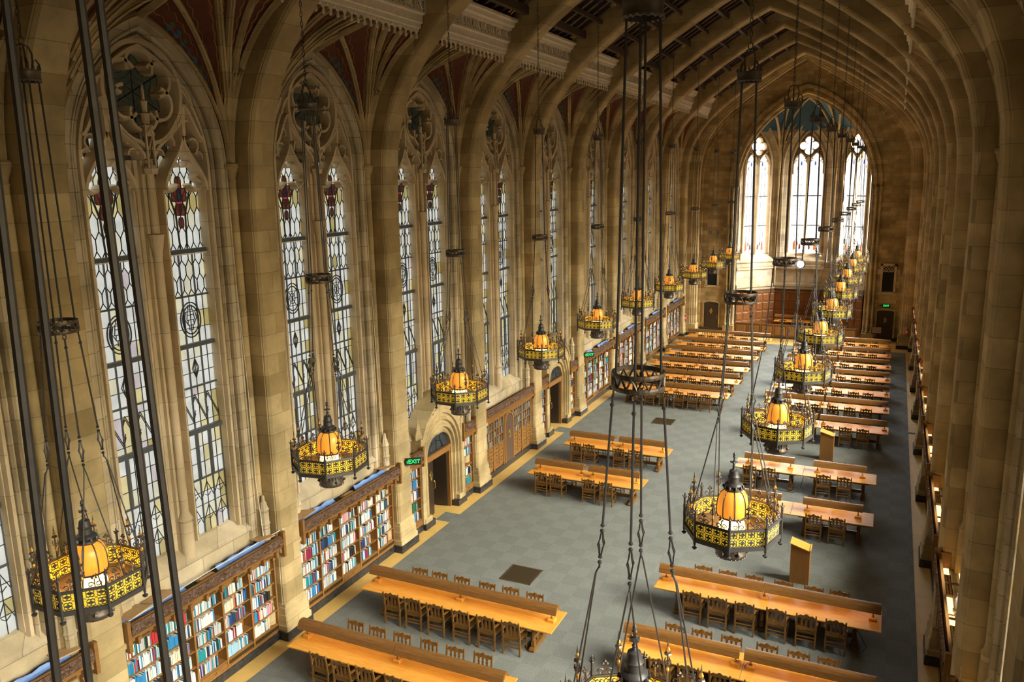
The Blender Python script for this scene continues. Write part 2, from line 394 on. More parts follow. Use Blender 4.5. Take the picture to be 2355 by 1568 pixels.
    # teardrop round the sexfoil
    dr = [(0,12.82)]
    for k in range(8): q = k/7; dr.append((.20+.74*q, 12.98+ .62*q*q+.05*q))
    for k in range(1,14): a = rad(-25+k*(115)/13.); dr.append((1.0*cos(a)*(1-.0), 14.05+1.0*sin(a)))
    T.stroke(dr, 0.149, yf, yb, .18); T.stroke([(-x,z) for x,z in dr], 0.149, yf, yb, .18)
    # sexfoil lobes
    for k in range(6):
        a = pi/2+k*pi/3; cx, cz = .50*cos(a), 14.05+.50*sin(a)
        T.stroke([(cx+.34*cos(a+rad(q)), cz+.34*sin(a+rad(q))) for q in range(-116,117,16)], 0.115, yf+.05, yb, .14)
    T.build('tracery', STONE_T, W, True)
    # central mullion: moulded post, attached shaft, capital and canopy pinnacle
    M_ = MB(); M_.loft([[(-.37,8.74,z),(-.35,8.70,z),(-.27,8.66,z),(-.26,8.60,z),(-.18,8.58,z),(-.16,8.50,z),(.16,8.50,z),(.18,8.58,z),(.26,8.60,z),(.27,8.66,z),(.35,8.70,z),(.37,8.74,z)] for z in (3.45,12.6)], True, True)
    M_.build('mullion', STONE_T, W)
    P = MB(); P.lathe([(.17,3.35),(.17,4.2),(.15,4.25),(.19,4.32),(.15,4.4),(.105,4.5),(.105,10.5),(.12,10.55),(.12,10.62),(.15,10.75),(.18,10.95),(.19,11.0),(.15,11.02),(.08,11.02),(.07,12.4)], (0,8.46,0), 10)
    P.build('mullion_shaft', STONE_T, W, True)
    P = MB()
    for q in range(4):
        a = rad(45+90*q); x, y = .13*cos(a), .11*sin(a)
        P.lathe([(.028,12.35),(.028,13.1),(.045,13.12),(.0,13.42)], (x,8.30+y,0), 5)
    P.lathe([(.15,12.3),(.17,12.42),(.10,12.5)], (0,8.30,0), 6)
    P.tube([(-.1,8.22,12.6),(.0,8.19,12.9),(.1,8.22,12.6)], .022, 4); P.tube([(-.1,8.22,13.1),(0,8.18,13.3),(.1,8.22,13.1)], .022, 4); P.tube([(-.1,8.22,12.75),(.1,8.22,13.15)], .02, 4)
    P.lathe([(.11,13.1),(.10,13.3),(.13,13.32),(.08,13.36),(.09,13.55),(.115,13.57),(.06,13.6),(.07,13.8),(.085,13.82),(.035,13.86),(.03,14.05),(.0,14.2)], (0,8.30,0), 8)
    P.v = [(x,y+.10,z) for x,y,z in P.v]
    P.build('canopy_pinnacle', STONE_T, W, True)
    return W

def mould_profile():          # (half width a, arch rise h, depth u) from the wall face inwards to the glass
    return [(2.38,3.4,8.52),(2.20,3.16,8.52),(2.17,3.12,8.36),(2.11,3.05,8.27),(2.07,3.0,8.27),(2.06,2.99,8.30),(1.95,2.85,8.30),(1.94,2.84,8.27),(1.91,2.80,8.27),(1.88,2.76,8.33),(1.87,2.74,8.50),(1.83,2.69,8.50),(1.82,2.68,8.38),(1.78,2.62,8.36),(1.75,2.58,8.42),(1.74,2.57,8.56),(1.70,2.52,8.56),(1.69,2.51,8.48),(1.65,2.46,8.48),(1.63,2.44,8.56),(1.63,2.44,8.74)]
ZSILL = 3.62
def bay_wall(mb, portal=False):
    rings = []
    for a, h, u in mould_profile(): rings.append([(x,u,z) for x,z in arch(a,h,ZS,14,2.7 if a > 1.85 else 3.3)])
    mb.loft(rings, False)
    # sill: fascia, moulding, weathering
    sl = [(8.35,2.9),(8.35,3.22),(8.30,3.26),(8.28,3.33),(8.33,3.38),(8.62,3.60),(8.76,3.62)]
    mb.loft([[(x,y,z) for y,z in sl] for x in (-2.0,2.0)], False)
    for s in (-1,1): mb.add([(s*2.0,y,z) for y,z in sl]+[(s*2.0,8.8,2.9)], [tuple(range(8))])
    mb.quad((-2.38,8.352,2.9),(2.38,8.352,2.9),(2.38,8.352,3.3),(-2.38,8.352,3.3))
    for s in (-1,1): mb.quad((s*2.0,8.42,0),(s*2.8,8.42,0),(s*2.8,8.42,16.5),(s*2.0,8.42,16.5)) if False else None
    for s in (-1,1): mb.quad((s*2.3,8.525,0),(s*2.8,8.525,0),(s*2.8,8.525,12.6),(s*2.3,8.525,12.6))
    if mb is wl: mb.lathe([(.12,2.5),(.12,3.3),(.145,3.34),(.12,3.4),(.12,3.7),(.14,3.73),(.10,3.80),(.08,3.92),(.05,3.96),(.04,4.1),(.0,4.14)], (2.22,8.12,0), 8)
    if portal:
        for s in (-1,1): mb.quad((s*.86,8.35,0),(s*2.38,8.35,0),(s*2.38,8.35,2.9),(s*.86,8.35,2.9))
        mb.quad((-.86,8.35,2.5),(.86,8.35,2.5),(.86,8.35,2.9),(-.86,8.35,2.9))
    else: mb.quad((-2.38,8.35,0),(2.38,8.35,0),(2.38,8.35,2.9),(-2.38,8.35,2.9))
    # gabled stone blocks on the sill wall and slim turrets by the piers
    for x in (-1.95,):
        mb.loft([[(x-.12,8.25,z),(x+.12,8.25,z),(x+.12,8.36,z),(x-.12,8.36,z)] for z in (2.75,3.2)], True, True)
        mb.loft([[(x-.15,8.22,3.2),(x+.15,8.22,3.2),(x+.15,8.36,3.2),(x-.15,8.36,3.2)],[(x-.15,8.22,3.28),(x+.15,8.22,3.28),(x+.15,8.36,3.28),(x-.15,8.36,3.28)],[(x-.01,8.33,3.62),(x+.01,8.33,3.62),(x+.01,8.36,3.62),(x-.01,8.36,3.62)]], True, True)
def conoid(q, phi, dyp, e):   # curve from springing to end point e=(t,u,z); returns point
    tm = rad(68); th = tm*q
    a = (1-cos(th))/(1-cos(tm)); b = sin(th)/sin(tm)
    s0 = (phi,8.30,ZS)
    return (s0[0]+(e[0]-s0[0])*a, s0[1]+(e[1]-s0[1])*a, s0[2]+(e[2]-s0[2])*b)

def holed(mb, x0, x1, z0, z1, cx, a, h, zs, y, zb=None):   # wall from x0..x1, z0..z1 with pointed opening, in plane y
    zb = z0 if zb is None else zb
    P = [(cx+x,z) for x,z in arch(a,h,zs,14)]
    mb.quad((x0,y,z0),(cx-a,y,z0),(cx-a,y,zs),(x0,y,zs)); mb.quad((cx+a,y,z0),(x1,y,z0),(x1,y,zs),(cx+a,y,zs))
    mb.quad((x0,y,zs),(cx-a,y,zs),(cx-a,y,z1),(x0,y,z1)); mb.quad((cx+a,y,zs),(x1,y,zs),(x1,y,z1),(cx+a,y,z1))
    for (xa,za),(xb,zb2) in zip(P[:-1],P[1:]): mb.quad((xa,y,za),(xb,y,zb2),(xb,y,z1),(xa,y,z1))
    if zb > z0: mb.quad((cx-a,y,z0),(cx+a,y,z0),(cx+a,y,zb),(cx-a,y,zb))

wl = MB(); wr = MB(); webs = {-1:MB(), 1:MB()}
KS = list(range(-1,10))                       # bays; k=1 is the first whole window in view
PORT = (3,5)
def yc(k): return C1+BAY*(k-1)
for k in KS:
    for s, mb in ((-1,wl),(1,wr)):
        mb.M = wallM(s, yc(k)); bay_wall(mb, s < 0 and k in PORT)
# closing strips: west of first bay, and the blank half bay before the end wall
YB0 = yc(-1)-2.8; YB1 = yc(9)+2.8; YE = 63.5
for s, mb in ((-1,wl),(1,wr)):
    mb.M = Matrix(); X = AX+s*8.42
    mb.quad((X,YB1,0),(X,YE,0),(X,YE,16.5),(X,YB1,16.5))
    X2 = AX+s*8.42; mb.quad((X2,YB0-1.5,0),(X2,YB0,0),(X2,YB0,21),(X2,YB0-1.5,21))
for k in KS:  # outer shell wall with window holes, added to keep stray daylight from leaking in
    for s, mb in ((-1,wl),(1,wr)):
        mb.M = wallM(s, yc(k)); holed(mb, -2.8, 2.8, 0, 22, 0, 1.70, 2.5, ZS, 8.80, 3.5 if not (s < 0 and k in PORT) else 3.5) if not (s < 0 and k in PORT) else holed(mb, -2.8, 2.8, 3.0, 22, 0, 1.70, 2.5, ZS, 8.80, 3.5)
for s, mb in ((-1,wl),(1,wr)):  # added outer shell carried on past the end bays to seal out daylight
    mb.M = Matrix(); X = AX+s*8.8; mb.quad((X,YB1,0),(X,YE+.5,0),(X,YE+.5,22),(X,YB1,22)); mb.quad((X,YB0-1.6,0),(X,YB0,0),(X,YB0,22),(X,YB0-1.6,22))
wl.build('wall_left', STONE, None, False, 'structure'); wr.build('wall_right', STONE, None, False, 'structure')
wa = MB(); wa.box(-15.2,2.6,YB0-1.6,YB0-1.5,0,21.5); wa.build('wall_back', STONE_E, None, False, 'structure')

w0 = build_window(3, 0); w1 = build_window(8, 1); freeze(w0); freeze(w1)
used = {id(w0):[False], id(w1):[False]}; nwin = 1
for s in (-1,1):
    for k in KS:
        pr = w0 if (k % 2) else w1
        o = place(pr, used[id(pr)], (AX, yc(k), 0), rad(90 if s < 0 else -90)); o.name = 'window_%d' % nwin; nwin += 1; o['kind'] = 'structure'

# ------------------------------------------------------------------ vault webs, ribs and shafts of one bay side (local)
ENDS = [(0,8.30,15.62),(0,7.4,15.98),(0,6.42,16.22),(.85,6.42,16.22),(1.6,6.42,16.22),(2.38,6.42,16.22)]
def web_end(p):               # p 0..1 along the path of end points
    q = p*(len(ENDS)-1); i = min(int(q), len(ENDS)-2); f = q-i; a, b = ENDS[i], ENDS[i+1]
    return tuple(a[j]+(b[j]-a[j])*f for j in range(3))
def build_webs():
    B = empty('ceiling_vault')
    w = MB(); r = MB(); sh = MB(); gd = MB()
    for s in (-1,1):
        n, m = 30, 12; rings = []
        for i in range(n+1):
            e = web_end(i/n); ph = 2.12 if i == 0 else 2.2
            rings.append([((lambda P:(s*P[0],P[1]+.02,P[2]))(conoid(k/m, ph, 0, e))) for k in range(m+1)])
        w.loft(rings, False)
        for p, rr in ((.0,.05),(.2,.075),(.48,.085),(.6,.085),(.8,.085),(1.,.09)):
            e = web_end(p)
            pts = [(lambda P:(s*(P[0]),P[1]-.03,P[2]-.02))(conoid(k/14, 2.22+.06*(p>.3), 0, e)) for k in range(15)]
            r.tube(pts, rr, 5); r.tube([(a,b-.05,c-.05) for a,b,c in pts], rr*.5, 4)
            # gilt zigzag border painted beside each rib
            for side in (-.10,.10):
                for k in range(4,14):
                    pa = conoid(k/14, 2.2, 0, web_end(min(1,max(0,p+side*(.5))))); pb = conoid((k+.5)/14, 2.2, 0, web_end(min(1,max(0,p+side*.72)))); pc = conoid((k+1)/14, 2.2, 0, web_end(min(1,max(0,p+side*(.5)))))
                    gd.tube([(s*pa[0],pa[1]-.0,pa[2]),(s*pb[0],pb[1]-.0,pb[2]),(s*pc[0],pc[1]-.0,pc[2])], .014, 3)
        # shaft with capital and base
        sh.M = Matrix.Translation((s*2.25,8.30,0))
        sh.lathe([(.22,0),(.22,.9),(.17,.98),(.20,1.05),(.17,1.1),(.17,2.9),(.16,3.6),(.15,3.7),(.17,3.76),(.125,3.84),(.105,3.95),(.105,12.1),(.125,12.13),(.105,12.17),(.12,12.25),(.17,12.38),(.17,12.42),(.20,12.45),(.20,12.52),(.16,12.56)], n=10)
        sh.M = Matrix()
    r.tube([(0,8.25,15.56),(0,7.3,15.92),(0,6.42,16.16)], .09, 6); r.tube([(0,8.2,15.5),(0,7.3,15.84),(0,6.42,16.09)], .05, 5)
    w.build('painted_web', MAROON, B); r.build('vault_ribs', STONE_P, B, True); sh.build('wall_shafts', STONE_P, B, True); gd.build('gilt_border', mat('ochre_border_paint', (.34,.19,.035), .6), B)
    # mosaic of painted diamonds just above the window hood
    mz = [MB() for _ in range(1)][0]; rnd = random.Random(5)
    for s in (-1,1):
        for i in range(8):
            for j in range(3):
                a = conoid(.42+.055*i, 2.2, 0, web_end(.015+.035*j)); b = conoid(.42+.055*i+.02, 2.2, 0, web_end(.015+.035*j+.02))
                c = conoid(.42+.055*i+.045, 2.2, 0, web_end(.015+.035*j)); d = conoid(.42+.055*i+.02, 2.2, 0, web_end(max(0,.015+.035*j-.016)))
                mz.add([(s*p[0],p[1]-.012,p[2]-.008) for p in (a,b,c,d)], [(0,1,2,3)], rnd.choice([0,0,1,2]))
    mz.build('painted_diamonds', [mat('blue_paint',(.03,.12,.22),.7), mat('green_paint',(.05,.12,.03),.7), mat('red_paint',(.22,.03,.02),.7)], B)
    return B
vb = build_webs(); freeze(vb); uv = [False]; nt_ = 1
for s in (-1,1):
    for k in KS:
        o = place(vb, uv, (AX, yc(k), 0), rad(90 if s < 0 else -90)); o.name = 'trim_%d' % nt_; nt_ += 1; o['kind'] = 'structure'

# ------------------------------------------------------------------ cornice per bay
def build_cornice():
    B = empty('cornice'); c = MB(); L = 2.36
    prof = [(6.46,16.20),(6.34,16.20),(6.33,16.27),(6.26,16.29),(6.25,16.40),(6.20,16.42),(6.19,16.62),(6.10,16.64),(6.10,16.70),(6.16,16.72),(6.16,17.00),(6.04,17.02),(6.02,17.10),(5.92,17.14),(5.90,17.26),(5.80,17.28),(5.80,17.36),(6.5,17.40)]
    c.loft([[(x,y,z) for y,z in prof] for x in (-L,L)], False); c.build('moulded_band', CORN, B)
    p = MB(); n = 17
    for i in range(n):
        x = -L+.14+(2*L-.28)*i/(n-1)
        p.lathe([(.0,15.98),(.035,16.0),(.045,16.04),(.03,16.08),(.025,16.12),(.05,16.16),(.05,16.24)], (x,6.34,0), 7)
        if i < n-1:
            xm = x+(2*L-.28)/(n-1); p.tube([(x,6.33,16.12),(x+.07,6.33,16.2),((x+xm)/2,6.33,16.24),(xm-.07,6.33,16.2),(xm,6.33,16.12)], .02, 4)
    p.build('pendant_row', CORN, B, True)
    f = MB(); n = 9
    for i in range(n):
        x = -L+2*L*(i+.5)/n; w = L/n
        f.tube([(x-w,6.12,16.72),(x-w*.6,6.10,16.92),(x-w*.2,6.10,16.96),(x,6.11,16.86),(x+w*.3,6.10,16.74),(x+w*.7,6.10,16.78),(x+w,6.12,17.0)], .026, 4)
        f.tube([(x-w*.2,6.12,16.96),(x-w*.5,6.12,16.85),(x-w*.15,6.12,16.76)], .02, 4); f.box(x+w-.02,x+w+.02,6.1,6.14,16.70,17.0)
    f.build('openwork_frieze', CORN, B)
    return B
cb = build_cornice(); freeze(cb); uc = [False]
for s in (-1,1):
    for k in KS:
        o = place(cb, uc, (AX, yc(k), 0), rad(90 if s < 0 else -90)); o.name = 'trim_%d' % nt_; nt_ += 1; o['kind'] = 'structure'

# ------------------------------------------------------------------ transverse arches: pier + rib + pier in one sweep
RIB = [(7.80,11.3),(7.77,12.2),(7.72,12.9),(7.56,13.7),(7.28,14.45),(6.88,15.15),(6.38,15.78),(5.75,16.42),(5.02,17.02),(4.2,17.62),(3.3,18.24),(2.3,18.84),(1.2,19.46),(0,20.02)]
def rib_section(d2):
    return [(-.42,d2),(-.42,.10),(-.40,.085),(-.40,.06),(-.34,0),(.34,0),(.40,.06),(.40,.085),(.42,.10),(.42,d2)]
def build_rib(lower=True):
    mb = MB(); half = [(7.80,.9),(7.80,6),] + RIB
    path = [(-u,z) for u,z in half]+[(u,z) for u,z in reversed(half[:-1])]
    N = len(path); rings = []
    for i,(x,z) in enumerate(path):
        a = path[max(i-1,0)]; b = path[min(i+1,N-1)]; dx, dz = b[0]-a[0], b[1]-a[1]; L = hypot(dx,dz)
        nx, nz = -dz/L, dx/L                   # outward (away from the room)
        dep = .74 if z < 12 else .74+.25*min(1,(z-12)/4.)
        k = 1/ max(.85, 1.0)
        if i == N//2: nx, nz = 0, 1.12
        rings.append([(x+nx*d, y, z+nz*d) for y, d in rib_section(dep)])
    mb.loft(rings, False)
    return mb
def pier_base(mb, s):
    for (w,f,z0,z1,c) in ((.50,7.70,.25,.42,.02),(.47,7.73,.42,.72,.03),(.45,7.76,.72,.92,.03),(.43,7.79,.92,1.0,.01),(.44,7.775,2.5,2.62,.02)):
        a, b = (f, 8.45); x0, x1 = (AX+s*f, AX+s*b); x0, x1 = min(x0,x1), max(x0,x1)
        mb.cbox(x0, x1, -w, w, z0, z1, c)
npier = 0
rmb = build_rib(); rib_me = None
for k in range(-1,11):
    Y = yc(k)-2.8
    if rib_me is None:
        rmb.M = Matrix(); mb2 = MB(Matrix.Translation((AX,0,0))); mb2.add(rmb.v, rmb.f)
        mb2.M = Matrix()
        for s in (-1,1): pier_base(mb2, s)
        o = mb2.build('trim_%d' % nt_, STONE_P, None, False, 'structure'); rib_me = o.data
        m2 = MB()
        for s in (-1,1):
            xs = sorted((AX+s*7.67, AX+s*8.45)); m2.cbox(xs[0], xs[1], -.53, .53, 0, .25, .015)
        bs = m2.build('marble_base', MARBLE, o)
    else:
        o2 = bpy.data.objects.new('trim_%d' % nt_, rib_me); COL.objects.link(o2); o2['kind'] = 'structure'
        b2 = bs.copy(); COL.objects.link(b2); b2.parent = o2; o = o2
    nt_ += 1; o.location = (0,Y,0)

# deeper moulded arch standing just before the end wall
RE_ = [(7.05,.25),(7.05,6),(7.05,11.2),(7.03,12.3),(6.96,13.1),(6.78,13.9),(6.46,14.7),(6.0,15.4),(5.45,16.02),(4.85,16.57),(4.15,17.1),(3.35,17.65),(2.45,18.25),(1.45,18.9),(.7,19.37),(0,19.74)]
pth = [(-u,z) for u,z in RE_]+[(u,z) for u,z in reversed(RE_[:-1])]
mb = MB(Matrix.Translation((AX,61.15,0))); N = len(pth); rings = []
for i,(x,z) in enumerate(pth):
    a = pth[max(i-1,0)]; b = pth[min(i+1,N-1)]; dx, dz = b[0]-a[0], b[1]-a[1]; L = hypot(dx,dz); nx, nz = -dz/L, dx/L
    rings.append([(x+nx*d,y,z+nz*d) for y,d in ((-.42,1.5),(-.42,.42),(-.34,.40),(-.34,.30),(-.26,.28),(-.24,.14),(-.16,.10),(-.14,0),(.30,0),(.42,.12),(.42,1.5))])
mb.loft(rings, False)
for s in (-1,1):
    for (w,f,z0,z1) in ((.50,6.97,.25,.5),(.46,7.0,.5,.9)):
        xs = sorted((AX+s*f,AX+s*8.5)); mb.M = Matrix.Translation((0,61.15,0)); mb.cbox(xs[0],xs[1],-w,w,z0,z1,.02)
o = mb.build('trim_%d' % nt_, STONE_P, None, False, 'structure'); nt_ += 1
m2 = MB()
for s in (-1,1): xs = sorted((AX+s*6.93,AX+s*8.5)); m2.cbox(xs[0],xs[1],60.6,61.7,0,.25,.015)
m2.build('marble_base', MARBLE, o)

# ------------------------------------------------------------------ timber ceiling
cl = MB(); bm_ = MB()
CP = [(6.5,17.35),(5.6,17.75),(4.0,18.75),(2.0,19.95),(0,21.05)]
path = [(-u,z) for u,z in CP]+[(u,z) for u,z in reversed(CP[:-1])]
cl.loft([[(AX+x,y,z) for x,z in path] for y in (YB0-1.6,YE)], False)
cl.box(-15.3,2.9,YB0-1.6,YE+.6,21.9,22.1); cl.build('ceiling', CEIL, None, False, 'structure')  # flat slab is an unseen roof added over the timber against daylight leaks
y = YB0-1.4
while y < YE:
    for s in (-1,1):
        for (u0,z0),(u1,z1) in zip(CP[:-1],CP[1:]):
            xa, xb = AX+s*u0, AX+s*u1
            bm_.add([(xa,y-.07,z0-.16),(xb,y-.07,z1-.16),(xb,y-.07,z1),(xa,y-.07,z0),(xa,y+.07,z0-.16),(xb,y+.07,z1-.16),(xb,y+.07,z1),(xa,y+.07,z0)],
                    [(0,1,2,3),(4,5,6,7),(0,1,5,4)])
    y += .62
for u, z in ((5.5,17.62),(3.9,18.62),(2.0,19.78),(.02,20.85)):
    for s in (-1,1): bm_.box(AX+s*u-.10, AX+s*u+.10, YB0-1.5, YE, z-.14, z+.14)
for u, z in ((4.75,18.13),(2.95,19.2),(1.0,20.3)):
    for s in (-1,1): bm_.box(AX+s*u-.05, AX+s*u+.05, YB0-1.5, YE, z-.16, z)
bm_.build('trim_%d' % nt_, BEAM, None, False, 'structure'); nt_ += 1
g = MB()
for k in KS:
    for s in (-1,1):
        for u, z in ((3.9,18.45),(5.5,17.45)):
            for q in (-1.2,1.2):
                for a, b, c in ((0,0,0),(.09,.0,-.05),(-.09,0,-.05),(0,.09,-.06),(0,-.09,-.06),(0,0,-.12)):
                    g.lathe([(0,-.035),(.03,0),(0,.035)], (AX+s*u+a, yc(k)+q+b, z+c), 5)
g.build('trim_%d' % nt_, GOLD, None, False, 'structure'); nt_ += 1

# ------------------------------------------------------------------ floor
f = MB(); f.box(-16.5,4,YB0-1.6,69.5,-.1,-.004); f.build('floor', CORK, None, False, 'structure')
f = MB(); f.box(-13.72,1.28,YB0-1.5,59.4,-.05,.004)
for y0, y1 in ((23.46,24.2),(34.7,35.42)): f.box(-14.32,-13.72,y0,y1,-.05,.004)
f.box(1.28,1.9,40.55,40.8,-.05,.004)
tag(f.build('carpet', CARPET), 'grey carpet of square tiles covering the middle of the hall', 'carpet')
for i,(x,y) in enumerate(((-10.26,20.4),(-10.3,37.67))):
    m = MB(); m.box(x,x+1.03,y,y+.04,.004,.014); m.box(x,x+1.03,y+.99,y+1.03,.004,.014); m.box(x,x+.04,y,y+1.03,.004,.014); m.box(x+.99,x+1.03,y,y+1.03,.004,.014)
    for q in range(24): m.box(x+.04,x+.99,y+.05+q*.0395,y+.05+q*.0395+.016,.004,.012)
    o = m.build('floor_grate', GRILLE); tag(o, ('square bronze floor grate near the front left tables','square bronze floor grate by the far left block of tables')[i], 'floor grate', 'square floor grates')
    m = MB(); m.box(x+.03,x+1.0,y+.03,y+1.0,.0042,.006); b = m.build('grate_pit', BLACK, o)

# ------------------------------------------------------------------ end wall with the apse
we = MB()
holed(we, AX-8.45, AX+8.45, 0, 21.2, AX, 4.80, 6.6, 11.2, YE)
# moulded arch order round the opening
rg = []
for a, h, y in ((5.35,7.3,YE-.02),(5.32,7.25,YE-.14),(5.18,7.08,YE-.14),(5.12,7.0,YE-.04),(5.0,6.85,YE-.04),(4.95,6.8,YE-.12),(4.82,6.62,YE-.10),(4.76,6.55,YE+.05),(4.6,6.35,YE+.08),(4.6,6.35,YE+.5)):
    rg.append([(AX+x,y,z) for x,z in arch(a,h,11.1,16,0)])
we.loft(rg, False)
# wall arch under the ceiling
pw = [(-u+.05,z-.05) for u,z in [(7.78,0),(7.78,10.9)]+RIB]; pw = pw+[(-x,z) for x,z in reversed(pw[:-1])]
rg = []
for d, y in ((0,YE-.25),(.22,YE-.25),(.26,YE-.12),(.45,YE-.12),(.48,YE)):
    rg.append([(AX+x*(1-d/8.),y,z-d*.8 if z > 11 else z) for x,z in pw])
we.loft(rg, False)
rg2 = [[(AX+x*1.08,YE-.25,z+(.9 if z>11 else 0)) for x,z in pw], rg[0]]; we.loft(rg2, False)
we.build('wall_end', STONE_E, None, False, 'structure')
sh = MB()
for s in (-1,1):
    for dx, dy in ((4.97,-.16),(5.25,-.20),(4.72,-.02)):
        sh.lathe([(.17,0),(.17,.5),(.14,.55),(.16,.62),(.085,.72),(.085,10.5),(.11,10.6),(.085,10.65),(.13,10.85),(.15,10.9),(.15,11.0),(.1,11.1)], (AX+s*dx,YE+dy,0), 9)
    xs = sorted((AX+s*4.6,AX+s*5.42)); sh.cbox(xs[0],xs[1],YE-.36,YE+.1,0,.5,.02)
sh.build('trim_%d' % nt_, STONE_P, None, True, 'structure'); nt_ += 1

def end_window():
    W = empty('window_1'); yg = .42; T = MB(); a, h, zs = 1.20, 2.65, 12.6
    T.stroke(arch(a,h,zs,12,6.0), .16, .14, .5, .2)
    T.stroke([(0,5.9),(0,13.3)], .20, .12, .5, .22)
    for s in (-1,1):
        T.stroke([(s*.56+x,z) for x,z in arch(.52,.90,12.7,8,12.0)], .08, .2, .48)
        for q in (-1,1): T.stroke([(s*.56+q*(.46-.25*k/5),12.80+.10*sin(pi*k/5)+.18*k/5) for k in range(6)], .05, .24, .46)
        T.stroke([(s*.08,13.1),(s*.5,13.55),(s*.85,13.75)], .08, .2, .48)
    for k in range(4):
        a0 = pi/4+k*pi/2-pi/4
        T.stroke([(.38*cos(a0)+.33*cos(a0+rad(q)),14.12+.38*sin(a0)+.31*sin(a0+rad(q))) for q in range(-120,121,20)], .07, .2, .48)
    T.stroke([(.80*cos(t),14.12+.76*sin(t)) for t in [2*pi*k/20 for k in range(20)]], .07, .2, .5, closed=True)
    T.build('tracery', STONE_T, W, True)
    g = MB()
    R = (a*a+h*h)/(2*a)
    for s in (-1,1):
        for z0, z1 in ((6.0,8.1),(8.1,10.35),(10.35,13.55)): g.quad((s*.10,yg,z0),(s*1.05,yg,z0),(s*1.05,yg,z1),(s*.10,yg,z1), mi=0)
        for i, (x,z,w,hh,mi) in enumerate(((.3,6.2,.07,.5,1),(.7,6.15,.10,.8,2),(.5,6.5,.05,.4,1),(.45,12.6,.06,.4,3),(.7,12.3,.05,.3,2))):
            g.add([(s*.05+s*x-w,yg-.015,z),(s*.05+s*x+w,yg-.015,z+.1),(s*.05+s*x+w*.3,yg-.015,z+hh),(s*.05+s*x-w,yg-.015,z+hh*.7)], [(0,1,2,3)], mi)
    g.add([(.34*cos(t),yg,14.12+.34*sin(t)) for t in [2*pi*k/16 for k in range(16)]], [tuple(range(16))], 0)
    for k in range(4): g.add([(.38*cos(k*pi/2)+.31*cos(t),yg+.003,14.12+.38*sin(k*pi/2)+.29*sin(t)) for t in [2*pi*q/12 for q in range(12)]], [tuple(range(12))], 0)
    g.build('glass_panel', [GLE,GLR,GLO,GLB], W)
    b = MB()
    for z in (8.1,10.35): b.box(-1.05,1.05,yg-.04,yg,z-.035,z+.035)
    for s in (-1,1):
        for q in (.38,.7): b.box(s*.08+s*q-.006,s*.08+s*q+.006,yg-.02,yg,6,12.6)
        for z in (6.6,7.3,8.9,9.6,11.2): b.box(min(s*.1,s*1.05),max(s*.1,s*1.05),yg-.02,yg,z-.006,z+.006)
    b.build('glazing_bars', LEAD, W)
    g = MB()
    n = 26
    for k in range(n*2):
        for i in range(n):
            st = .1; x = -a+i*st; z = 12.9+k*st; cx, cz = x+st/2, z+st/2
            lim = A_lim(cz, a, R, zs)
            if z > zs+h or abs(cx) > lim or abs(cx) < .01: continue
            if any(hypot(cx-.38*cos(q*pi/2), cz-14.12-.38*sin(q*pi/2)) < .31 for q in range(4)) or hypot(cx,cz-14.12) < .4: continue
            if cz < 12.7+.9 and abs(abs(cx)-.56) < .46*max(0,1-((cz-12.7)/.9)**1.6 if cz > 12.7 else 1): continue
            g.quad((x,yg+.01,z),(x+st,yg+.01,z),(x+st,yg+.01,z+st),(x,yg+.01,z+st))
    g.build('spandrel_stone', STONE_T, W)
    return W
def A_lim(z, a, R, zs): return a if z < zs else a-R+math.sqrt(max(0,R*R-(z-zs)**2))
ew = end_window(); freeze(ew); ue = [False]
ap = MB(); wn = MB()
FAC = [((-4.6,YE+.3),(-2.05,66.35)),((-2.05,66.35),(2.05,66.35)),((2.05,66.35),(4.6,YE+.3))]
for (xa,ya),(xb,yb) in FAC:
    dx, dy = xb-xa, yb-ya; L = hypot(dx,dy); ang = atan2(dy,dx)
    M = Matrix.Translation((AX+(xa+xb)/2,(ya+yb)/2,0)) @ Matrix.Rotation(ang,4,'Z')
    ap.M = M; wn.M = M
    holed(ap, -L/2, L/2, 0, 19, 0, 1.75, 3.55, 12.4, 0, 5.3)
    ap.loft([[(x,y,z) for x,z in arch(a,h,12.4,12,zb)] for a,h,y,zb in ((1.85,3.75,-.10,12.4),(1.78,3.65,-.12,12.4),(1.72,3.5,0,5.3),(1.60,3.3,.05,5.4),(1.48,3.15,.10,5.5),(1.42,3.05,.22,5.6),(1.28,2.9,.25,5.8),(1.22,2.85,.5,5.9))], False)
    ap.loft([[(x,y,z) for y,z in ((-.03,5.25),(-.08,5.3),(-.08,5.4),(.0,5.5),(.45,5.95))] for x in (-1.7,1.7)], False)
    for z, d, hh in ((4.75,.10,.14),(4.95,.06,.08),(3.35,.10,.22),(3.15,.14,.12)): ap.box(-L/2, L/2, -d, .02, z, z+hh)
    wn.box(-L/2, L/2, -.12, 0, 0, 2.9, 0); wn.box(-L/2, L/2, -.17, 0, 2.86, 2.98, 0); wn.box(-L/2, L/2, -.10, 0, 2.98, 3.16, 1)
    nx = max(4,round(L/.6)); w = L/nx
    for i in range(nx):
        for j in range(4):
            x0 = -L/2+i*w+.06; z0 = .15+j*.68
            wn.loft([[(x0,-.125,z0),(x0+w-.12,-.125,z0),(x0+w-.12,-.125,z0+.58),(x0,-.125,z0+.58)],[(x0+.05,-.15,z0+.05),(x0+w-.17,-.15,z0+.05),(x0+w-.17,-.15,z0+.53),(x0+.05,-.15,z0+.53)]], True, True, 0)
    o = place(ew, ue, (AX+(xa+xb)/2,(ya+yb)/2,0), ang); o.name = 'window_%d' % nwin; nwin += 1; o['kind'] = 'structure'
ap.M = Matrix()
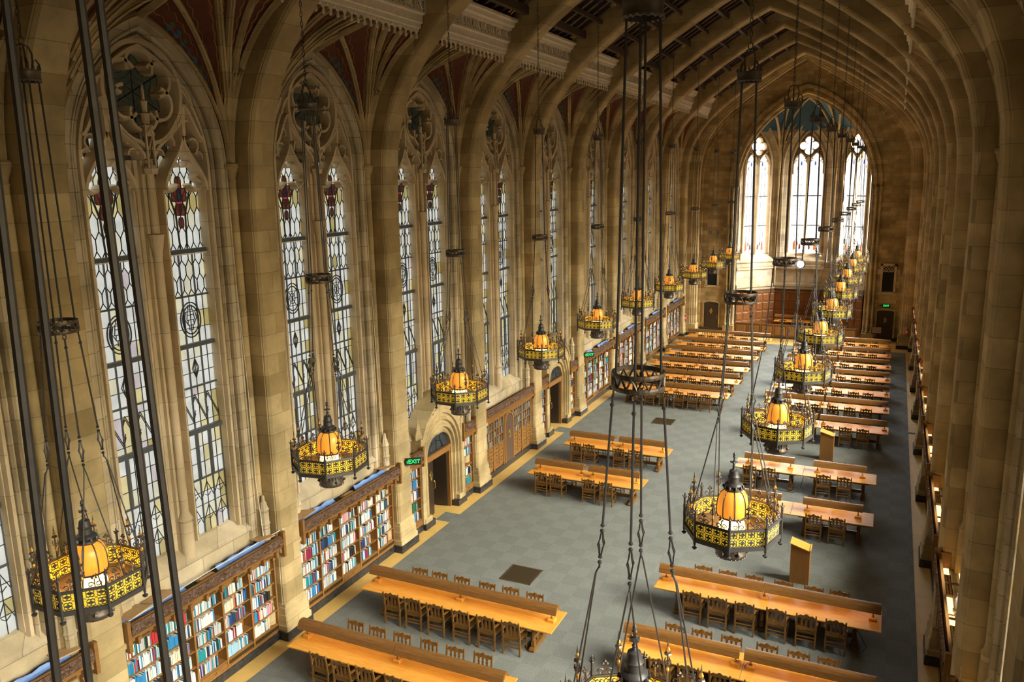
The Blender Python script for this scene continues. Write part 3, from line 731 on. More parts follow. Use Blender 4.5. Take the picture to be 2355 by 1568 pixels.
for s in (-1,1):
    ap.add([(AX+s*4.6,YE,0),(AX+s*4.6,YE+.32,0),(AX+s*4.6,YE+.32,19),(AX+s*4.6,YE,19)], [(0,1,2,3)])
    for z, d, hh in ((4.75,.10,.14),(3.35,.10,.22)): pass
ap.build('wall_apse', STONE, None, False, 'structure')
wn.build('trim_%d' % nt_, [PANELW, CARVE], None, False, 'structure'); nt_ += 1
v = MB(); v.add([(AX-4.7,YE+.3,15.2),(AX-2.05,66.4,15.2),(AX+2.05,66.4,15.2),(AX+4.7,YE+.3,15.2),(AX,YE+.3,18.2),(AX-1,65.5,17.6),(AX+1,65.5,17.6)], [(0,1,5,4),(1,2,6,5),(2,3,4,6),(4,5,6)])
v.box(AX-5,AX+5,YE+.1,67.5,18.3,18.6); v.build('trim_%d' % nt_, BLUEC, None, False, 'structure'); nt_ += 1
r = MB()
for s in (-1,1):
    for e in ((0,65.0,17.5),(s*1.3,YE+.6,17.0),(s*2.2,YE+.5,16.2),(0,66.3,16.6)):
        r.tube([(AX+s*2.05+(e[0]-s*2.05)*(1-cos(q*1.2))/(1-cos(1.2)), 66.25+(e[1]-66.25)*(1-cos(q*1.2))/(1-cos(1.2)), 12.4+(e[2]-12.4)*sin(q*1.2)/sin(1.2)) for q in [k/10 for k in range(11)]], .09, 5)
    r.tube([(AX+s*2.05,66.22,3.4),(AX+s*2.05,66.22,12.4)], .09, 6)
r.build('trim_%d' % nt_, STONE_P, None, True, 'structure'); nt_ += 1
# end wall doors and the traceried niches above them
def end_door(i, x0, x1):
    d = MB(); y = YE
    d.M = Matrix(); fr = MB()
    P = [(x0-.12,0),(x0-.12,2.25),((x0+x1)/2-.2,2.40),((x0+x1)/2+.2,2.40),(x1+.12,2.25),(x1+.12,0)]
    fr.loft([[(x,y-.02,z) for x,z in P],[(x,y-.10,z) for x,z in P],[(x+(.10 if x<(x0+x1)/2 else -.10),y-.10,z-(.1 if z>1 else 0)) for x,z in P],[(x+(.12 if x<(x0+x1)/2 else -.12),y-.0,z-(.12 if z>1 else 0)) for x,z in P]], False)
    o = MB(); o.box(x0,x1,y-.06,y-.01,.02,2.2)
    for a, b in ((.1,.95),(1.05,2.1)): o.box(x0+.12,x1-.12,y-.085,y-.06,a,b)
    r_ = o.build('door_%d' % i, DOORW, None, False, 'structure'); fr.build('stone_frame', STONE_P, r_)
    m = MB(); c = (x0+x1)/2
    m.tube([(c,y-.10,1.75),(c+.10,y-.10,1.55),(c,y-.10,1.30),(c-.10,y-.10,1.55)], .016, 4, closed=True); m.tube([(c,y-.10,1.68),(c,y-.10,1.36)], .03, 5)
    m.build('emblem', GOLD, r_)
    h = MB(); h.tube([(x1-.1,y-.1,.95),(x1-.1,y-.13,1.0),(x1-.1,y-.13,1.15),(x1-.1,y-.1,1.2)], .012, 5); h.build('door_handle', GOLD, r_)
end_door(1,-13.18,-12.08); end_door(2,-.68,.42)
for i,(x0,x1) in enumerate(((-13.0,-12.25),(-.5,.24))):
    n = MB(); y = YE; n.box(x0,x1,y-.03,y-.01,3.6,5.45)
    o = n.build('window_%d' % nwin, BLACK, None, False, 'structure'); nwin += 1
    n = MB()
    for a,b,c,d in ((x0-.16,x0,3.5,5.6),(x1,x1+.16,3.5,5.6),(x0-.16,x1+.16,5.45,5.62),(x0-.25,x1+.25,3.42,3.58)): n.box(a,b,y-.10,y,c,d)
    n.box(x0-.38,x0-.16,y-.06,y,3.9,4.3); n.box(x1+.16,x1+.38,y-.06,y,3.9,4.3); n.box(x0-.38,x0-.16,y-.06,y,4.8,5.2); n.box(x1+.16,x1+.38,y-.06,y,4.8,5.2)
    w = (x1-x0)/2
    for q in (0,1):
        cx = x0+w*(q+.5)
        n.M = Matrix(); n.tube([(cx+w*.45*cos(t),y-.05,5.25+w*.45*sin(t)) for t in [2*pi*k/12 for k in range(12)]], .022, 4, closed=True)
        for t in range(4): n.tube([(cx,y-.05,5.25),(cx+w*.42*cos(pi/4+t*pi/2),y-.05,5.25+w*.42*sin(pi/4+t*pi/2))], .018, 4)
        n.tube([(cx-w*.5,y-.05,5.0),(cx-w*.3,y-.05,5.08),(cx,y-.05,5.0),(cx+w*.3,y-.05,5.08),(cx+w*.5,y-.05,5.0)], .022, 4)
    n.build('niche_tracery', STONE_T, o)
b = MB(); b.box(AX-8.4,AX-5.45,YE-.12,YE,0,.22); b.box(AX+5.45,AX+8.4,YE-.12,YE,0,.22); b.build('baseboard_end', MARBLE, None, False, 'structure')
for s, nm in ((-1,'left'),(1,'right')):
    b = MB()
    for k in KS:
        for t0, t1 in (((-2.3,2.3),) if not (s < 0 and k in PORT) else ((-2.3,-1.4),(1.25,2.3))):
            b.M = wallM(s,yc(k)); b.box(t0,t1,7.98,8.35,0,.22)
    b.M = Matrix(); X = sorted((AX+s*8.36,AX+s*8.43)); b.box(X[0],X[1],YB1+.5,YE-.3,0,.22)
    b.build('baseboard_'+nm, MARBLE, None, False, 'structure')

# wooden railing before the apse
m = MB(); x0, x1, y = AX-4.25, AX+4.3, 61.7; m.box(x0,x1,y,y+.05,.12,.98); rl = m.build('wooden_railing', PANELW)
tag(rl, 'panelled wooden railing across the mouth of the far apse', 'railing')
m = MB(); m.box(x0,x1,y-.05,y+.09,.98,1.06); m.build('top_rail', OAKX, rl)
m = MB(); m.box(x0,x1,y-.04,y+.08,0,.13); m.build('plinth', MARBLE, rl)
m = MB(); n = 9; w = (x1-x0)/n
for i in range(n):
    m.loft([[(x0+i*w+.1,y,.22),(x0+(i+1)*w-.1,y,.22),(x0+(i+1)*w-.1,y,.9),(x0+i*w+.1,y,.9)],[(x0+i*w+.16,y-.03,.28),(x0+(i+1)*w-.16,y-.03,.28),(x0+(i+1)*w-.16,y-.03,.84),(x0+i*w+.16,y-.03,.84)]], True, True)
    m.box(x0+i*w-.03,x0+i*w+.03,y-.03,y+.02,.12,1.02)
m.build('rail_panel', OAK, rl)

# ------------------------------------------------------------------ bookcases (local wall frame)
def crown(P, t0, t1, uf=7.72):
    m = MB(); prof = [(8.02,2.40),(7.92,2.42),(7.90,2.50),(7.84,2.52),(7.83,2.60),(uf+.04,2.64),(uf+.02,2.70),(uf,2.71),(uf+.02,2.74),(uf+.06,2.97),(uf+.12,2.97),(uf+.12,2.60),(8.02,2.52)]
    m.loft([[(x,y,z) for y,z in prof] for x in (t0,t1)], True, True)
    for x in (t0,t1):
        e = .05 if x == t1 else -.05; a, b = sorted((x-e*.4,x+e*.9)); m.box(a,b,uf-.01,8.05,2.44,3.02); m.box(a-.01,b+.01,uf-.03,uf+.09,2.40,3.10)
    n = max(2,int((t1-t0)/.47))
    for i in range(n): x = t0+(t1-t0)*(i+.5)/n; m.box(x-.03,x+.03,uf+.02,7.9,2.46,2.62)
    m.build('crown_moulding', OAKX, P)
    m = MB(); rnd = random.Random(int(t0*10)); N = int((t1-t0)/.035); rows = []
    for j in range(8):
        rows.append([(t0+.05+(t1-t0-.1)*i/N, uf-.005-.05*rnd.random()*(0 if j in (0,7) else 1), 2.72+.26*j/7) for i in range(N+1)])
    m.loft(rows, False); m.build('carved_frieze', CARVE, P)
    n = max(1,int((t1-t0)/.94))
    for i in range(n): m = MB(); x = t0+(t1-t0)*(i+.5)/n; m.box(x-.10,x+.10,uf+.10,uf+.125,2.52,2.56); m.build('label_holder', GRILLE, P)
SHZ = [.46,.86,1.26,1.66,2.06]
def bookcase(t0, t1, cols, name='bookcase', drawers=()):
    P = empty(name); w = (t1-t0)/cols
    m = MB(); m.box(t0,t1,8.32,8.35,.22,2.5)
    for i in range(cols+1):
        x = t0+w*i; m.box(x-.02,x+.02,8.02,8.34,.22,2.48); m.box(x-.024,x+.024,8.005,8.03,.22,2.44); m.box(x-.05,x+.05,7.99,8.03,2.28,2.44)
    m.box(t0,t1,8.01,8.34,.22,.27); m.build('case', OAK, P)
    for z in SHZ:
        m = MB(); m.box(t0,t1,8.03,8.33,z-.035,z-.008); m.build('shelf', OAK, P)
    m = MB(); m.box(t0,t1,8.02,8.04,.27,.30); m.box(t0,t1,8.02,8.04,.40,.43); m.build('base_rail', OAKX, P)
    for i in range(cols):
        a, b = t0+w*i+.04, t0+w*(i+1)-.04
        if i in drawers:
            m = MB(); m.cbox(a,b,8.0,8.04,.285,.415,.005); d = m.build('drawer', OAKX, P)
            m = MB(); c = (a+b)/2; m.tube([(c-.05,7.99,.37),(c-.03,7.97,.345),(c+.03,7.97,.345),(c+.05,7.99,.37)], .008, 4); m.build('handle', GRILLE, d)
        else:
            m = MB()
            for q in range(int((b-a)/.03)): m.box(a+q*.03,a+q*.03+.012,8.03,8.04,.29,.41)
            for q in range(4): m.box(a,b,8.03,8.045,.295+q*.03,.305+q*.03)
            g_ = m.build('vent_grille', GRILLE, P); m = MB(); m.box(a,b,8.045,8.05,.28,.42); m.build('vent_back', BLACK, g_)
    crown(P, t0-.05 if cols == 5 else t0, t1+.10 if cols == 5 else t1, 7.72 if cols == 5 else 7.86)
    return P
bc = bookcase(-2.32,2.32,5,drawers=(2,)); freeze(bc); ub = [False]
ORD = ['nearest','second nearest','third nearest','fourth nearest','fifth nearest','sixth nearest','seventh nearest','eighth nearest','ninth nearest','tenth nearest','farthest']
LONGL = [k for k in KS if k not in (-1,3,4,5)]
bay_name = {-1:'bay beside the camera',0:'bay at the lower left corner',1:'bay under the nearest left chandelier',2:'bay before the first exit sign',6:'bay after the second exit sign',7:'second bay past the second exit sign',8:'third bay past the second exit sign',9:'last bay before the end wall'}
for k in LONGL:
    o = place(bc, ub, (AX,yc(k),0), rad(90)); tag(o, 'oak bookcase with carved crown on left wall, '+bay_name[k], 'bookcase', 'long oak bookcases')
for i,k in enumerate(KS[2:]):
    o = place(bc, ub, (AX,yc(k),0), rad(-90)); tag(o, 'oak bookcase with open lit top on shaded right wall, %s along it' % ORD[i], 'bookcase', 'long oak bookcases')
nb = bookcase(-2.36,-1.52,1,'narrow_bookcase',(0,)); freeze(nb); ub2 = [False]
nb2 = bookcase(1.42,2.34,1,'narrow_bookcase',(0,)); freeze(nb2); ub3 = [False]
for k in PORT:
    n_ = 'first' if k == 3 else 'second'
    o = place(nb, ub2, (AX,yc(k),0), rad(90)); tag(o, 'narrow oak bookcase on the near side of the %s stone doorway' % n_, 'bookcase', 'narrow oak bookcases')
    o = place(nb2, ub3, (AX,yc(k),0), rad(90)); tag(o, 'narrow oak bookcase on the far side of the %s stone doorway' % n_, 'bookcase', 'narrow oak bookcases')
# glazed card cabinet in bay 4
P = empty('glazed_cabinet', (AX,yc(4),0), rad(90)); tag(P, 'oak wall cabinet with glazed doors, drawers and arched door between two stone doorways', 'cabinet')
m = MB(); m.box(-2.34,2.34,8.06,8.35,.22,2.5)
for x in (-2.34,-1.42,-.5,.42,1.38,2.30): m.box(x-.05,x+.05,8.0,8.08,.22,2.46)
m.build('carcass', OAK, P); crown(P,-2.34,2.34,7.86)
for x0 in (-2.28,-1.36,.5,1.44):
    a, b = x0, x0+.82
    m = MB(); m.box(a,b,8.02,8.055,1.30,2.36); d = m.build('glazed_door', BLACK, P)
    m = MB()
    for q in range(5): x = a+(b-a)*q/4; m.box(x-.018,x+.018,8.0,8.03,1.30,2.36)
    for q in range(4): z = 1.30+1.06*q/3; m.box(a,b,8.0,8.03,z-.018,z+.018)
    m.box((a+b)/2-.04,(a+b)/2+.04,7.995,8.03,1.3,2.36); m.build('glazing_bars', OAK, d)
    rnd = random.Random(int(a*7)); bk = [MB() for _ in range(1)][0]
    for q in range(3):
        x = a+.03
        while x < b-.05:
            t = .03+.03*rnd.random(); h = .2+.08*rnd.random(); bk.box(x,x+t*.9,8.005,8.018,1.33+q*.353,1.33+q*.353+h, rnd.choice((0,0,3,3,1,1,2))); x += t
    bk.build('books_behind_glass', [mat('bk_a',(.06,.03,.025)),mat('bk_b',(.04,.08,.16)),mat('bk_c',(.30,.33,.33)),mat('bk_d',(.03,.07,.05))], d)
    for j in range(3):
        for i in range(2):
            xa = a+(b-a)*i/2+.02; xb = a+(b-a)*(i+1)/2-.02; z = .34+j*.31
            m = MB(); m.cbox(xa,xb,8.02,8.06,z,z+.28,.006); dr = m.build('drawer', OAKX, P)
            m = MB(); c = (xa+xb)/2; m.box(c-.04,c+.04,8.0,8.02,z+.15,z+.18); m.build('handle', GRILLE, dr)
m = MB(); m.prism([(-.42+.0,.24),(.34,.24),(.34,1.9),(.30,2.1),(.16,2.26),(-.04,2.32),(-.24,2.26),(-.38,2.1),(-.42,1.9)], 7.97, 8.07, 'y'); d = m.build('arched_door', mat('brown_panel_door',(.10,.062,.04),.5,noise=.2), P)
m = MB(); m.tube([(-.04,7.95,1.75),(.04,7.95,1.5),(-.04,7.95,1.25),(-.12,7.95,1.5)], .014, 4, closed=True); m.build('emblem', GOLD, d)
m = MB(); m.stroke([(-.44,.24),(-.44,1.92),(-.39,2.14),(-.25,2.32),(-.04,2.38),(.17,2.32),(.31,2.14),(.36,1.92),(.36,.24)], .09, 7.94, 8.08); m.build('arched_frame', OAK, P)

# stone doorways with open doors in bays 3 and 5
def portal():
    P = empty('stone_doorway'); m = MB()
    rg = []
    for a, h, y in ((1.40,1.75,8.36),(1.40,1.75,7.98),(1.37,1.70,7.93),(1.29,1.55,7.93),(1.27,1.52,8.02),(1.21,1.40,8.02),(1.19,1.36,7.97),(1.14,1.28,7.97),(1.12,1.24,8.08),(1.06,1.12,8.08),(1.04,1.08,8.03),(.99,.98,8.03),(.97,.95,8.14),(.91,.82,8.14),(.89,.78,8.10),(.86,.72,8.12),(.86,.70,8.40)):
        rg.append([(x,y,z) for x,z in arch(a,h,2.35,10,.22)])
    m.loft(rg, False)
    # gable over the arch, rising in front of the window sill
    pts = [(-1.42,.22),(-1.42,3.3),(-1.2,3.75),(-.0,4.72),(1.2,3.75),(1.42,3.3),(1.42,.22)]
    top = [(-1.42,2.35),(-1.42,3.3),(-1.2,3.7),(0,4.72),(1.2,3.7),(1.42,3.3),(1.42,2.35)]
    A = [(x,7.96,z) for x,z in arch(1.38,1.73,2.35,9)]
    n = len(A); T = []
    for i in range(n):
        x = -1.42+2.84*i/(n-1); ax = abs(x); z = 4.72-ax*.85 if ax < 1.2 else 3.7-(ax-1.2)*1.8
        T.append((x,7.96,max(z,A[i][2])))
    m.loft([A,T,[(x,8.62,z+.0) for x,y,z in T]], False)
    m.stroke([(x,z) for x,y,z in T], .13, 7.90, 8.66)
    for s in (-1,1):
        m.cbox(min(s*1.30,s*1.52),max(s*1.30,s*1.52),7.92,8.4,.22,3.35,.02); m.lathe([(.16,3.3),(.18,3.4),(.10,3.6),(.0,4.1)], (s*1.41,8.1,0), 4)
        m.cbox(min(s*1.0,s*1.46),max(s*1.0,s*1.46),7.88,8.4,.22,.42,.02)
    m.build('moulded_arch', STONE_P, P)
    c = MB(); rnd = random.Random(4)
    for i in range(420):
        t = rnd.uniform(-1.0,1.0); z = rnd.uniform(3.5,4.5)
        lim = 4.6-abs(t)*.85; lo = 2.35+1.73*math.sqrt(max(0,1-(t/1.42)**2))
        if lo+.05 < z < lim-.08: c.lathe([(0,0),(.05,.03),(0,.06)], (t,7.95,z), 5)
    if c.v: c.build('carved_leaves', STONE_T, P)
    b = MB(); b.box(-1.5,-.86,7.86,8.4,0,.23); b.box(.86,1.5,7.86,8.4,0,.23); b.build('marble_base', MARBLE, P)
    d = MB(); 
    for x in (-.84,.76): d.box(x,x+.08,8.16,8.34,0,2.35)
    d.box(-.84,.84,8.14,8.34,2.22,2.42); d.box(-.84,.84,8.10,8.2,2.36,2.46); d.box(-.04,.04,8.2,8.26,0,2.25) if False else None
    d.build('door_frame', OAK, P)
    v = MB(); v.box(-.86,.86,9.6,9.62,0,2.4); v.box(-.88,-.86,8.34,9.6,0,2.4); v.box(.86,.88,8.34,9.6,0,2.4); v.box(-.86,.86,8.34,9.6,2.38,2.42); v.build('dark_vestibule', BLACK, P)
    l = MB(); l.M = Matrix.Translation((-.80,8.22,0)) @ Matrix.Rotation(rad(12),4,'Z'); l.cbox(0,.76,0,.05,.02,2.2,.01); dl = l.build('door_leaf', DOORW, P)
    l = MB(); l.M = Matrix.Translation((.76,8.26,0)) @ Matrix.Rotation(rad(100),4,'Z'); l.cbox(0,.76,0,.05,.02,2.2,.01); l.build('door_leaf', DOORW, P)
    h = MB(); h.tube([(-.12,8.32,1.0),(-.12,8.28,1.05),(-.12,8.28,1.25),(-.12,8.32,1.3)], .016, 5); h.tube([(-.4,8.26,1.8),(-.32,8.27,1.62),(-.4,8.26,1.42),(-.48,8.26,1.62)], .014, 4, closed=True); h.build('handle', GOLD, dl)
    g = MB(); g.add([(x,8.26,z) for x,z in arch(.86,.68,2.42,8)], [tuple(range(17))]); g.build('fanlight', mat('leaded_fanlight',(.045,.055,.065),.2,noise=.6,nscale=14), P)
    g = MB(); g.tube([(-.5,8.24,2.45),(-.3,8.24,2.72),(0,8.24,2.82),(.3,8.24,2.72),(.5,8.24,2.45)], .012, 4)
    for q in (-.4,0,.4): g.tube([(q,8.24,2.45),(q*.6,8.24,2.95)], .01, 4)
    g.build('fanlight_leading', LEAD, P)
    return P
po = portal(); freeze(po); up = [False]
for k in PORT: tag(place(po, up, (AX,yc(k),0), rad(90)), 'carved stone doorway with open dark doors, the %s along the left wall' % ('first' if k == 3 else 'second'), 'doorway', 'stone doorways')

# things lying in the open tops behind the crowns
tr = MB()
def board(k, t0, w, rx, lab, s=-1):
    m = MB(); m.box(-w/2,w/2,-.24,.24,0,.018); o = m.build('plywood_board', PLY)
    o.matrix_world = wallM(s,yc(k)) @ Matrix.Translation((t0,8.06,3.03)) @ Matrix.Rotation(rad(rx),4,'Z') @ Matrix.Rotation(rad(-9),4,'X')
    tag(o, lab, 'board', 'plywood boards over the bookcase tops')
bl = {0:'bookcase at the lower left corner',1:'bookcase nearest the left rods',2:'bookcase before the first exit sign',6:'first bookcase past second exit sign',7:'second bookcase past second exit sign',8:'third bookcase past second exit sign',9:'last bookcase by the end wall'}
for k in (0,1,2,6,7,8,9):
    board(k,-1.95,.62,8,'plywood board at the near end of the %s' % bl[k]); 
    if k == 1: board(k,-1.25,.62,4,'second plywood board on the bookcase nearest the left rods')
    board(k,2.02,.46,-10,'plywood board at the far end of the %s' % bl[k])
    for j,(a,b) in enumerate(((-2.3,-.55),(.45,2.3))):
        m = MB(); n = 12; rows = []
        for q in range(n+1):
            x = a+(b-a)*q/n; w = .025*sin(q*1.9+k)
            rows.append([(x,7.86,2.86+w),(x,7.95,2.84+w),(x,8.02,2.86-w),(x,8.09,2.91),(x,8.12,2.97+w)])
        m.M = wallM(-1,yc(k)); m.loft(rows, False); o = m.build('reflecting_sheet', SHEET)
        tag(o, ('%s sheet painted with blue reflection atop the %s' % (('near','far')[j], bl[k])), 'sheet', 'sheets painted with blue reflection')
    m = MB(); m.M = wallM(-1,yc(k)); m.box(-2.3,2.3,7.86,8.34,2.76,2.78); o = m.build('top_shade_sheet', BLACK); tag(o, 'black painted-shade sheet in the open top of the %s' % bl[k], 'panel', 'black painted-shade sheets')  # black sheet added to draw the shade down inside the open top
    m = MB(); m.M = wallM(-1,yc(k)) @ Matrix.Translation((-.05,8.12,2.66)) @ Matrix.Rotation(pi/2,4,'Y')
    m.lathe([(.16,-.02),(.2,0),(.2,.42),(.16,.44)], n=14) ; o = m.build('brown_canister', PLY, smooth=True); tag(o, 'tan round canister lying in the top of the %s' % bl[k], 'canister', 'tan canisters')
# right hand side: lit open tops
for i,k in enumerate(KS):
    if k < 1: continue
    P = empty('light_trough', (AX,yc(k),0), rad(-90)); tag(P, 'lit open tray with grilles atop right wall bookcase, %s' % ORD[i-2], 'light tray', 'lit trays over the right bookcases')
    m = MB(); m.box(-2.3,2.3,7.86,8.34,2.5,2.53); m.box(-2.3,2.3,8.05,8.2,2.53,2.62); m.build('tray', mat('grey_tray',(.22,.2,.19),.6) if i == 2 else bpy.data.materials['grey_tray'], P)
    for q in (-1.75,-.6,.6,1.75):
        m = MB(); m.box(q-.52,q+.52,7.90,8.01,2.62,2.66); m.build('light_tube', TUBE, P)
        m = MB(); m.box(q-.52,q+.52,8.22,8.30,2.62,2.66); m.build('light_tube', TUBE, P)
    for q in (-1.2,1.2):
        m = MB()
        for a in range(11): m.box(q-.5+a*.1-.012,q-.5+a*.1+.012,7.88,8.02,2.70,2.76)
        for b in range(3): m.box(q-.5,q+.5,7.88+b*.06,7.90+b*.06,2.70,2.76)
        m.build('egg_crate_grille', GRILLE, P)
    for q in (-1.1,0.55): m = MB(); m.box(q-.02,q+.02,7.86,8.36,2.82,2.86); m.build('cross_bar', CARVE, P)
    if k in (1,2,4,6,7,9):
        m = MB(); m.box(1.9,2.2,7.88,8.34,2.84,2.87); m.build('cover_board', PLY, P)
for k in (1,2):
    n_ = 'nearest' if k == 1 else 'second nearest'
    m = MB(); m.M = wallM(1,yc(k)); m.lathe([(.11,2.88),(.13,2.90),(.13,2.94),(.10,2.96)], (.35 if k == 1 else -.5,8.2,0), 14); o = m.build('white_dish', WHITE); tag(o, 'white round dish lamp on the %s right wall tray' % n_, 'lamp', 'white lamps on the trays')
    m = MB(); m.M = wallM(1,yc(k)); m.tube([(.2,8.0,2.86),(.15,8.0,3.1),(.1,8.05,3.16),(.0,8.1,3.1)], .03, 6); m.box(.14,.26,7.95,8.05,2.84,2.88); o = m.build('white_desk_lamp', WHITE); tag(o, 'white bent desk lamp beside the dish on %s right wall tray' % n_, 'lamp', 'white lamps on the trays')

# ------------------------------------------------------------------ camera
F_PX = 1850.64
cam = bpy.data.cameras.new('camera'); cam.sensor_width = 36; cam.sensor_fit = 'HORIZONTAL'; cam.lens = F_PX/2355*36; cam.clip_start = .05; cam.clip_end = 300
co = bpy.data.objects.new('camera', cam); COL.objects.link(co); S.camera = co
R_ = Vector((0.90495642,0.4251437,-0.01751335)); U_ = Vector((-0.06884634,0.18691405,0.97996088)); Fw = Vector((-0.41989768,0.88561615,-0.19841866))
CP_ = Vector((0,0,12.0857))
co.matrix_world = Matrix.Translation(CP_) @ Matrix(((R_.x,U_.x,-Fw.x),(R_.y,U_.y,-Fw.y),(R_.z,U_.z,-Fw.z))).to_4x4()
def px(p):
    d = Vector(p)-CP_; z = d.dot(Fw); return (1177.5+F_PX*d.dot(R_)/z, 784-F_PX*d.dot(U_)/z, z)

# ------------------------------------------------------------------ books
BC = [('white',(.78,.77,.74)),('cream',(.66,.60,.47)),('dark blue',(.02,.05,.16)),('bright blue',(.03,.22,.50)),('teal',(.02,.25,.30)),('black',(.02,.02,.025)),
      ('red',(.48,.03,.04)),('pale grey',(.45,.47,.50)),('dark green',(.02,.12,.07)),('light blue',(.30,.50,.68)),('crimson',(.25,.02,.07)),('orange',(.62,.20,.04)),('pink',(.6,.28,.30))]
BW = [24,9,9,9,7,10,5,10,3,8,3,1,2]
BM = [mat(n.replace(' ','_')+'_book_cloth', c, .5) for n,c in BC]; PAGES = mat('book_pages', (.80,.77,.68), .8)
ONUM = 'first second third fourth fifth sixth seventh eighth ninth tenth eleventh twelfth thirteenth fourteenth fifteenth sixteenth seventeenth eighteenth nineteenth twentieth twenty-first twenty-second twenty-third twenty-fourth twenty-fifth twenty-sixth twenty-seventh twenty-eighth twenty-ninth thirtieth thirty-first thirty-second'.split()
def book_geo(mb, th, h, d, ci, np_):
    mb.box(0, th, 0, d, 0, h, ci); mb.quad((.003,.004,h+.0015),(th-.003,.004,h+.0015),(th-.003,d-.002,h+.0015),(.003,d-.002,h+.0015), mi=np_)
rnd = random.Random(11); allb = []
def shelf_books(k, t0, t1, ncol, s=-1, top_skip=False, base=0):
    w = (t1-t0)/ncol; M = wallM(s,yc(k))
    for c in range(ncol):
        for j, z in enumerate(SHZ):
            x = t0+w*c+.04; end = t0+w*(c+1)-.04; n = 0; lim = end-(rnd.random()**3)*.25; run = -1
            if top_skip and j == 2 and c == 0: lim = x+.12
            while x < lim-.03:
                th = rnd.choice((.022,.03,.03,.038,.048)); h = rnd.choice((.235,.255,.275,.30,.325)); d = rnd.choice((.15,.18,.21))
                if run > 0: ci = runc; run -= 1
                else:
                    ci = rnd.choices(range(len(BC)), BW)[0]
                    if rnd.random() < .05: run = rnd.randint(3,8); runc = ci
                u = 8.055+.02*rnd.random(); p = M @ Vector((x, u, z-.008)); n += 1
                allb.append((k, c, j, n, th, h, d, ci, (x, u, z-.008), p, s)); x += th+.002
for k in LONGL: shelf_books(k, -2.28, 2.28, 5)
for k in PORT: shelf_books(k, -2.33, -1.55, 1, top_skip=False); shelf_books(k, 1.45, 2.31, 1, top_skip=True)
vis = []
for i,b in enumerate(allb):
    x, y, z = px(b[9])
    if b[0] in (1,2) and 5 < x < 2350 and 5 < y < 1540 and b[2] < 5: vis.append((z,i))
vis.sort(); near = set(i for _,i in vis[:300])
cache = {}; far = MB()
for i,b in enumerate(allb):
    k, c, j, n, th, h, d, ci, loc, p, s = b
    if i in near:
        key = (th,h,d,ci)
        if key not in cache:
            m = MB(); m.box(0,th,0,d,0,h,0); m.quad((.003,.004,h+.0015),(th-.003,.004,h+.0015),(th-.003,d-.002,h+.0015),(.003,d-.002,h+.0015), mi=1)
            o = m.build('book', [BM[ci],PAGES]); cache[key] = o.data
        else: o = bpy.data.objects.new('book', cache[key]); COL.objects.link(o)
        o.location = p; o.rotation_euler = (0,0,rad(90 if s < 0 else -90))
        tag(o, '%s book, %s from left, %s shelf, %s column, %s' % (BC[ci][0], ONUM[n-1], ('bottom','fourth','middle','second','top')[j], ONUM[c], {1:'bookcase nearest left rods',2:'bookcase before first exit sign'}[k]), 'book', 'books on the near bookcase shelves')
    else:
        far.M = wallM(s,yc(k)) @ Matrix.Translation(loc); book_geo(far, th, h, d, ci, len(BC))
o = far.build('books', BM+[PAGES]); tag(o, 'rest of the many coloured books filling the bookcases along the left wall', 'books', kind='stuff')

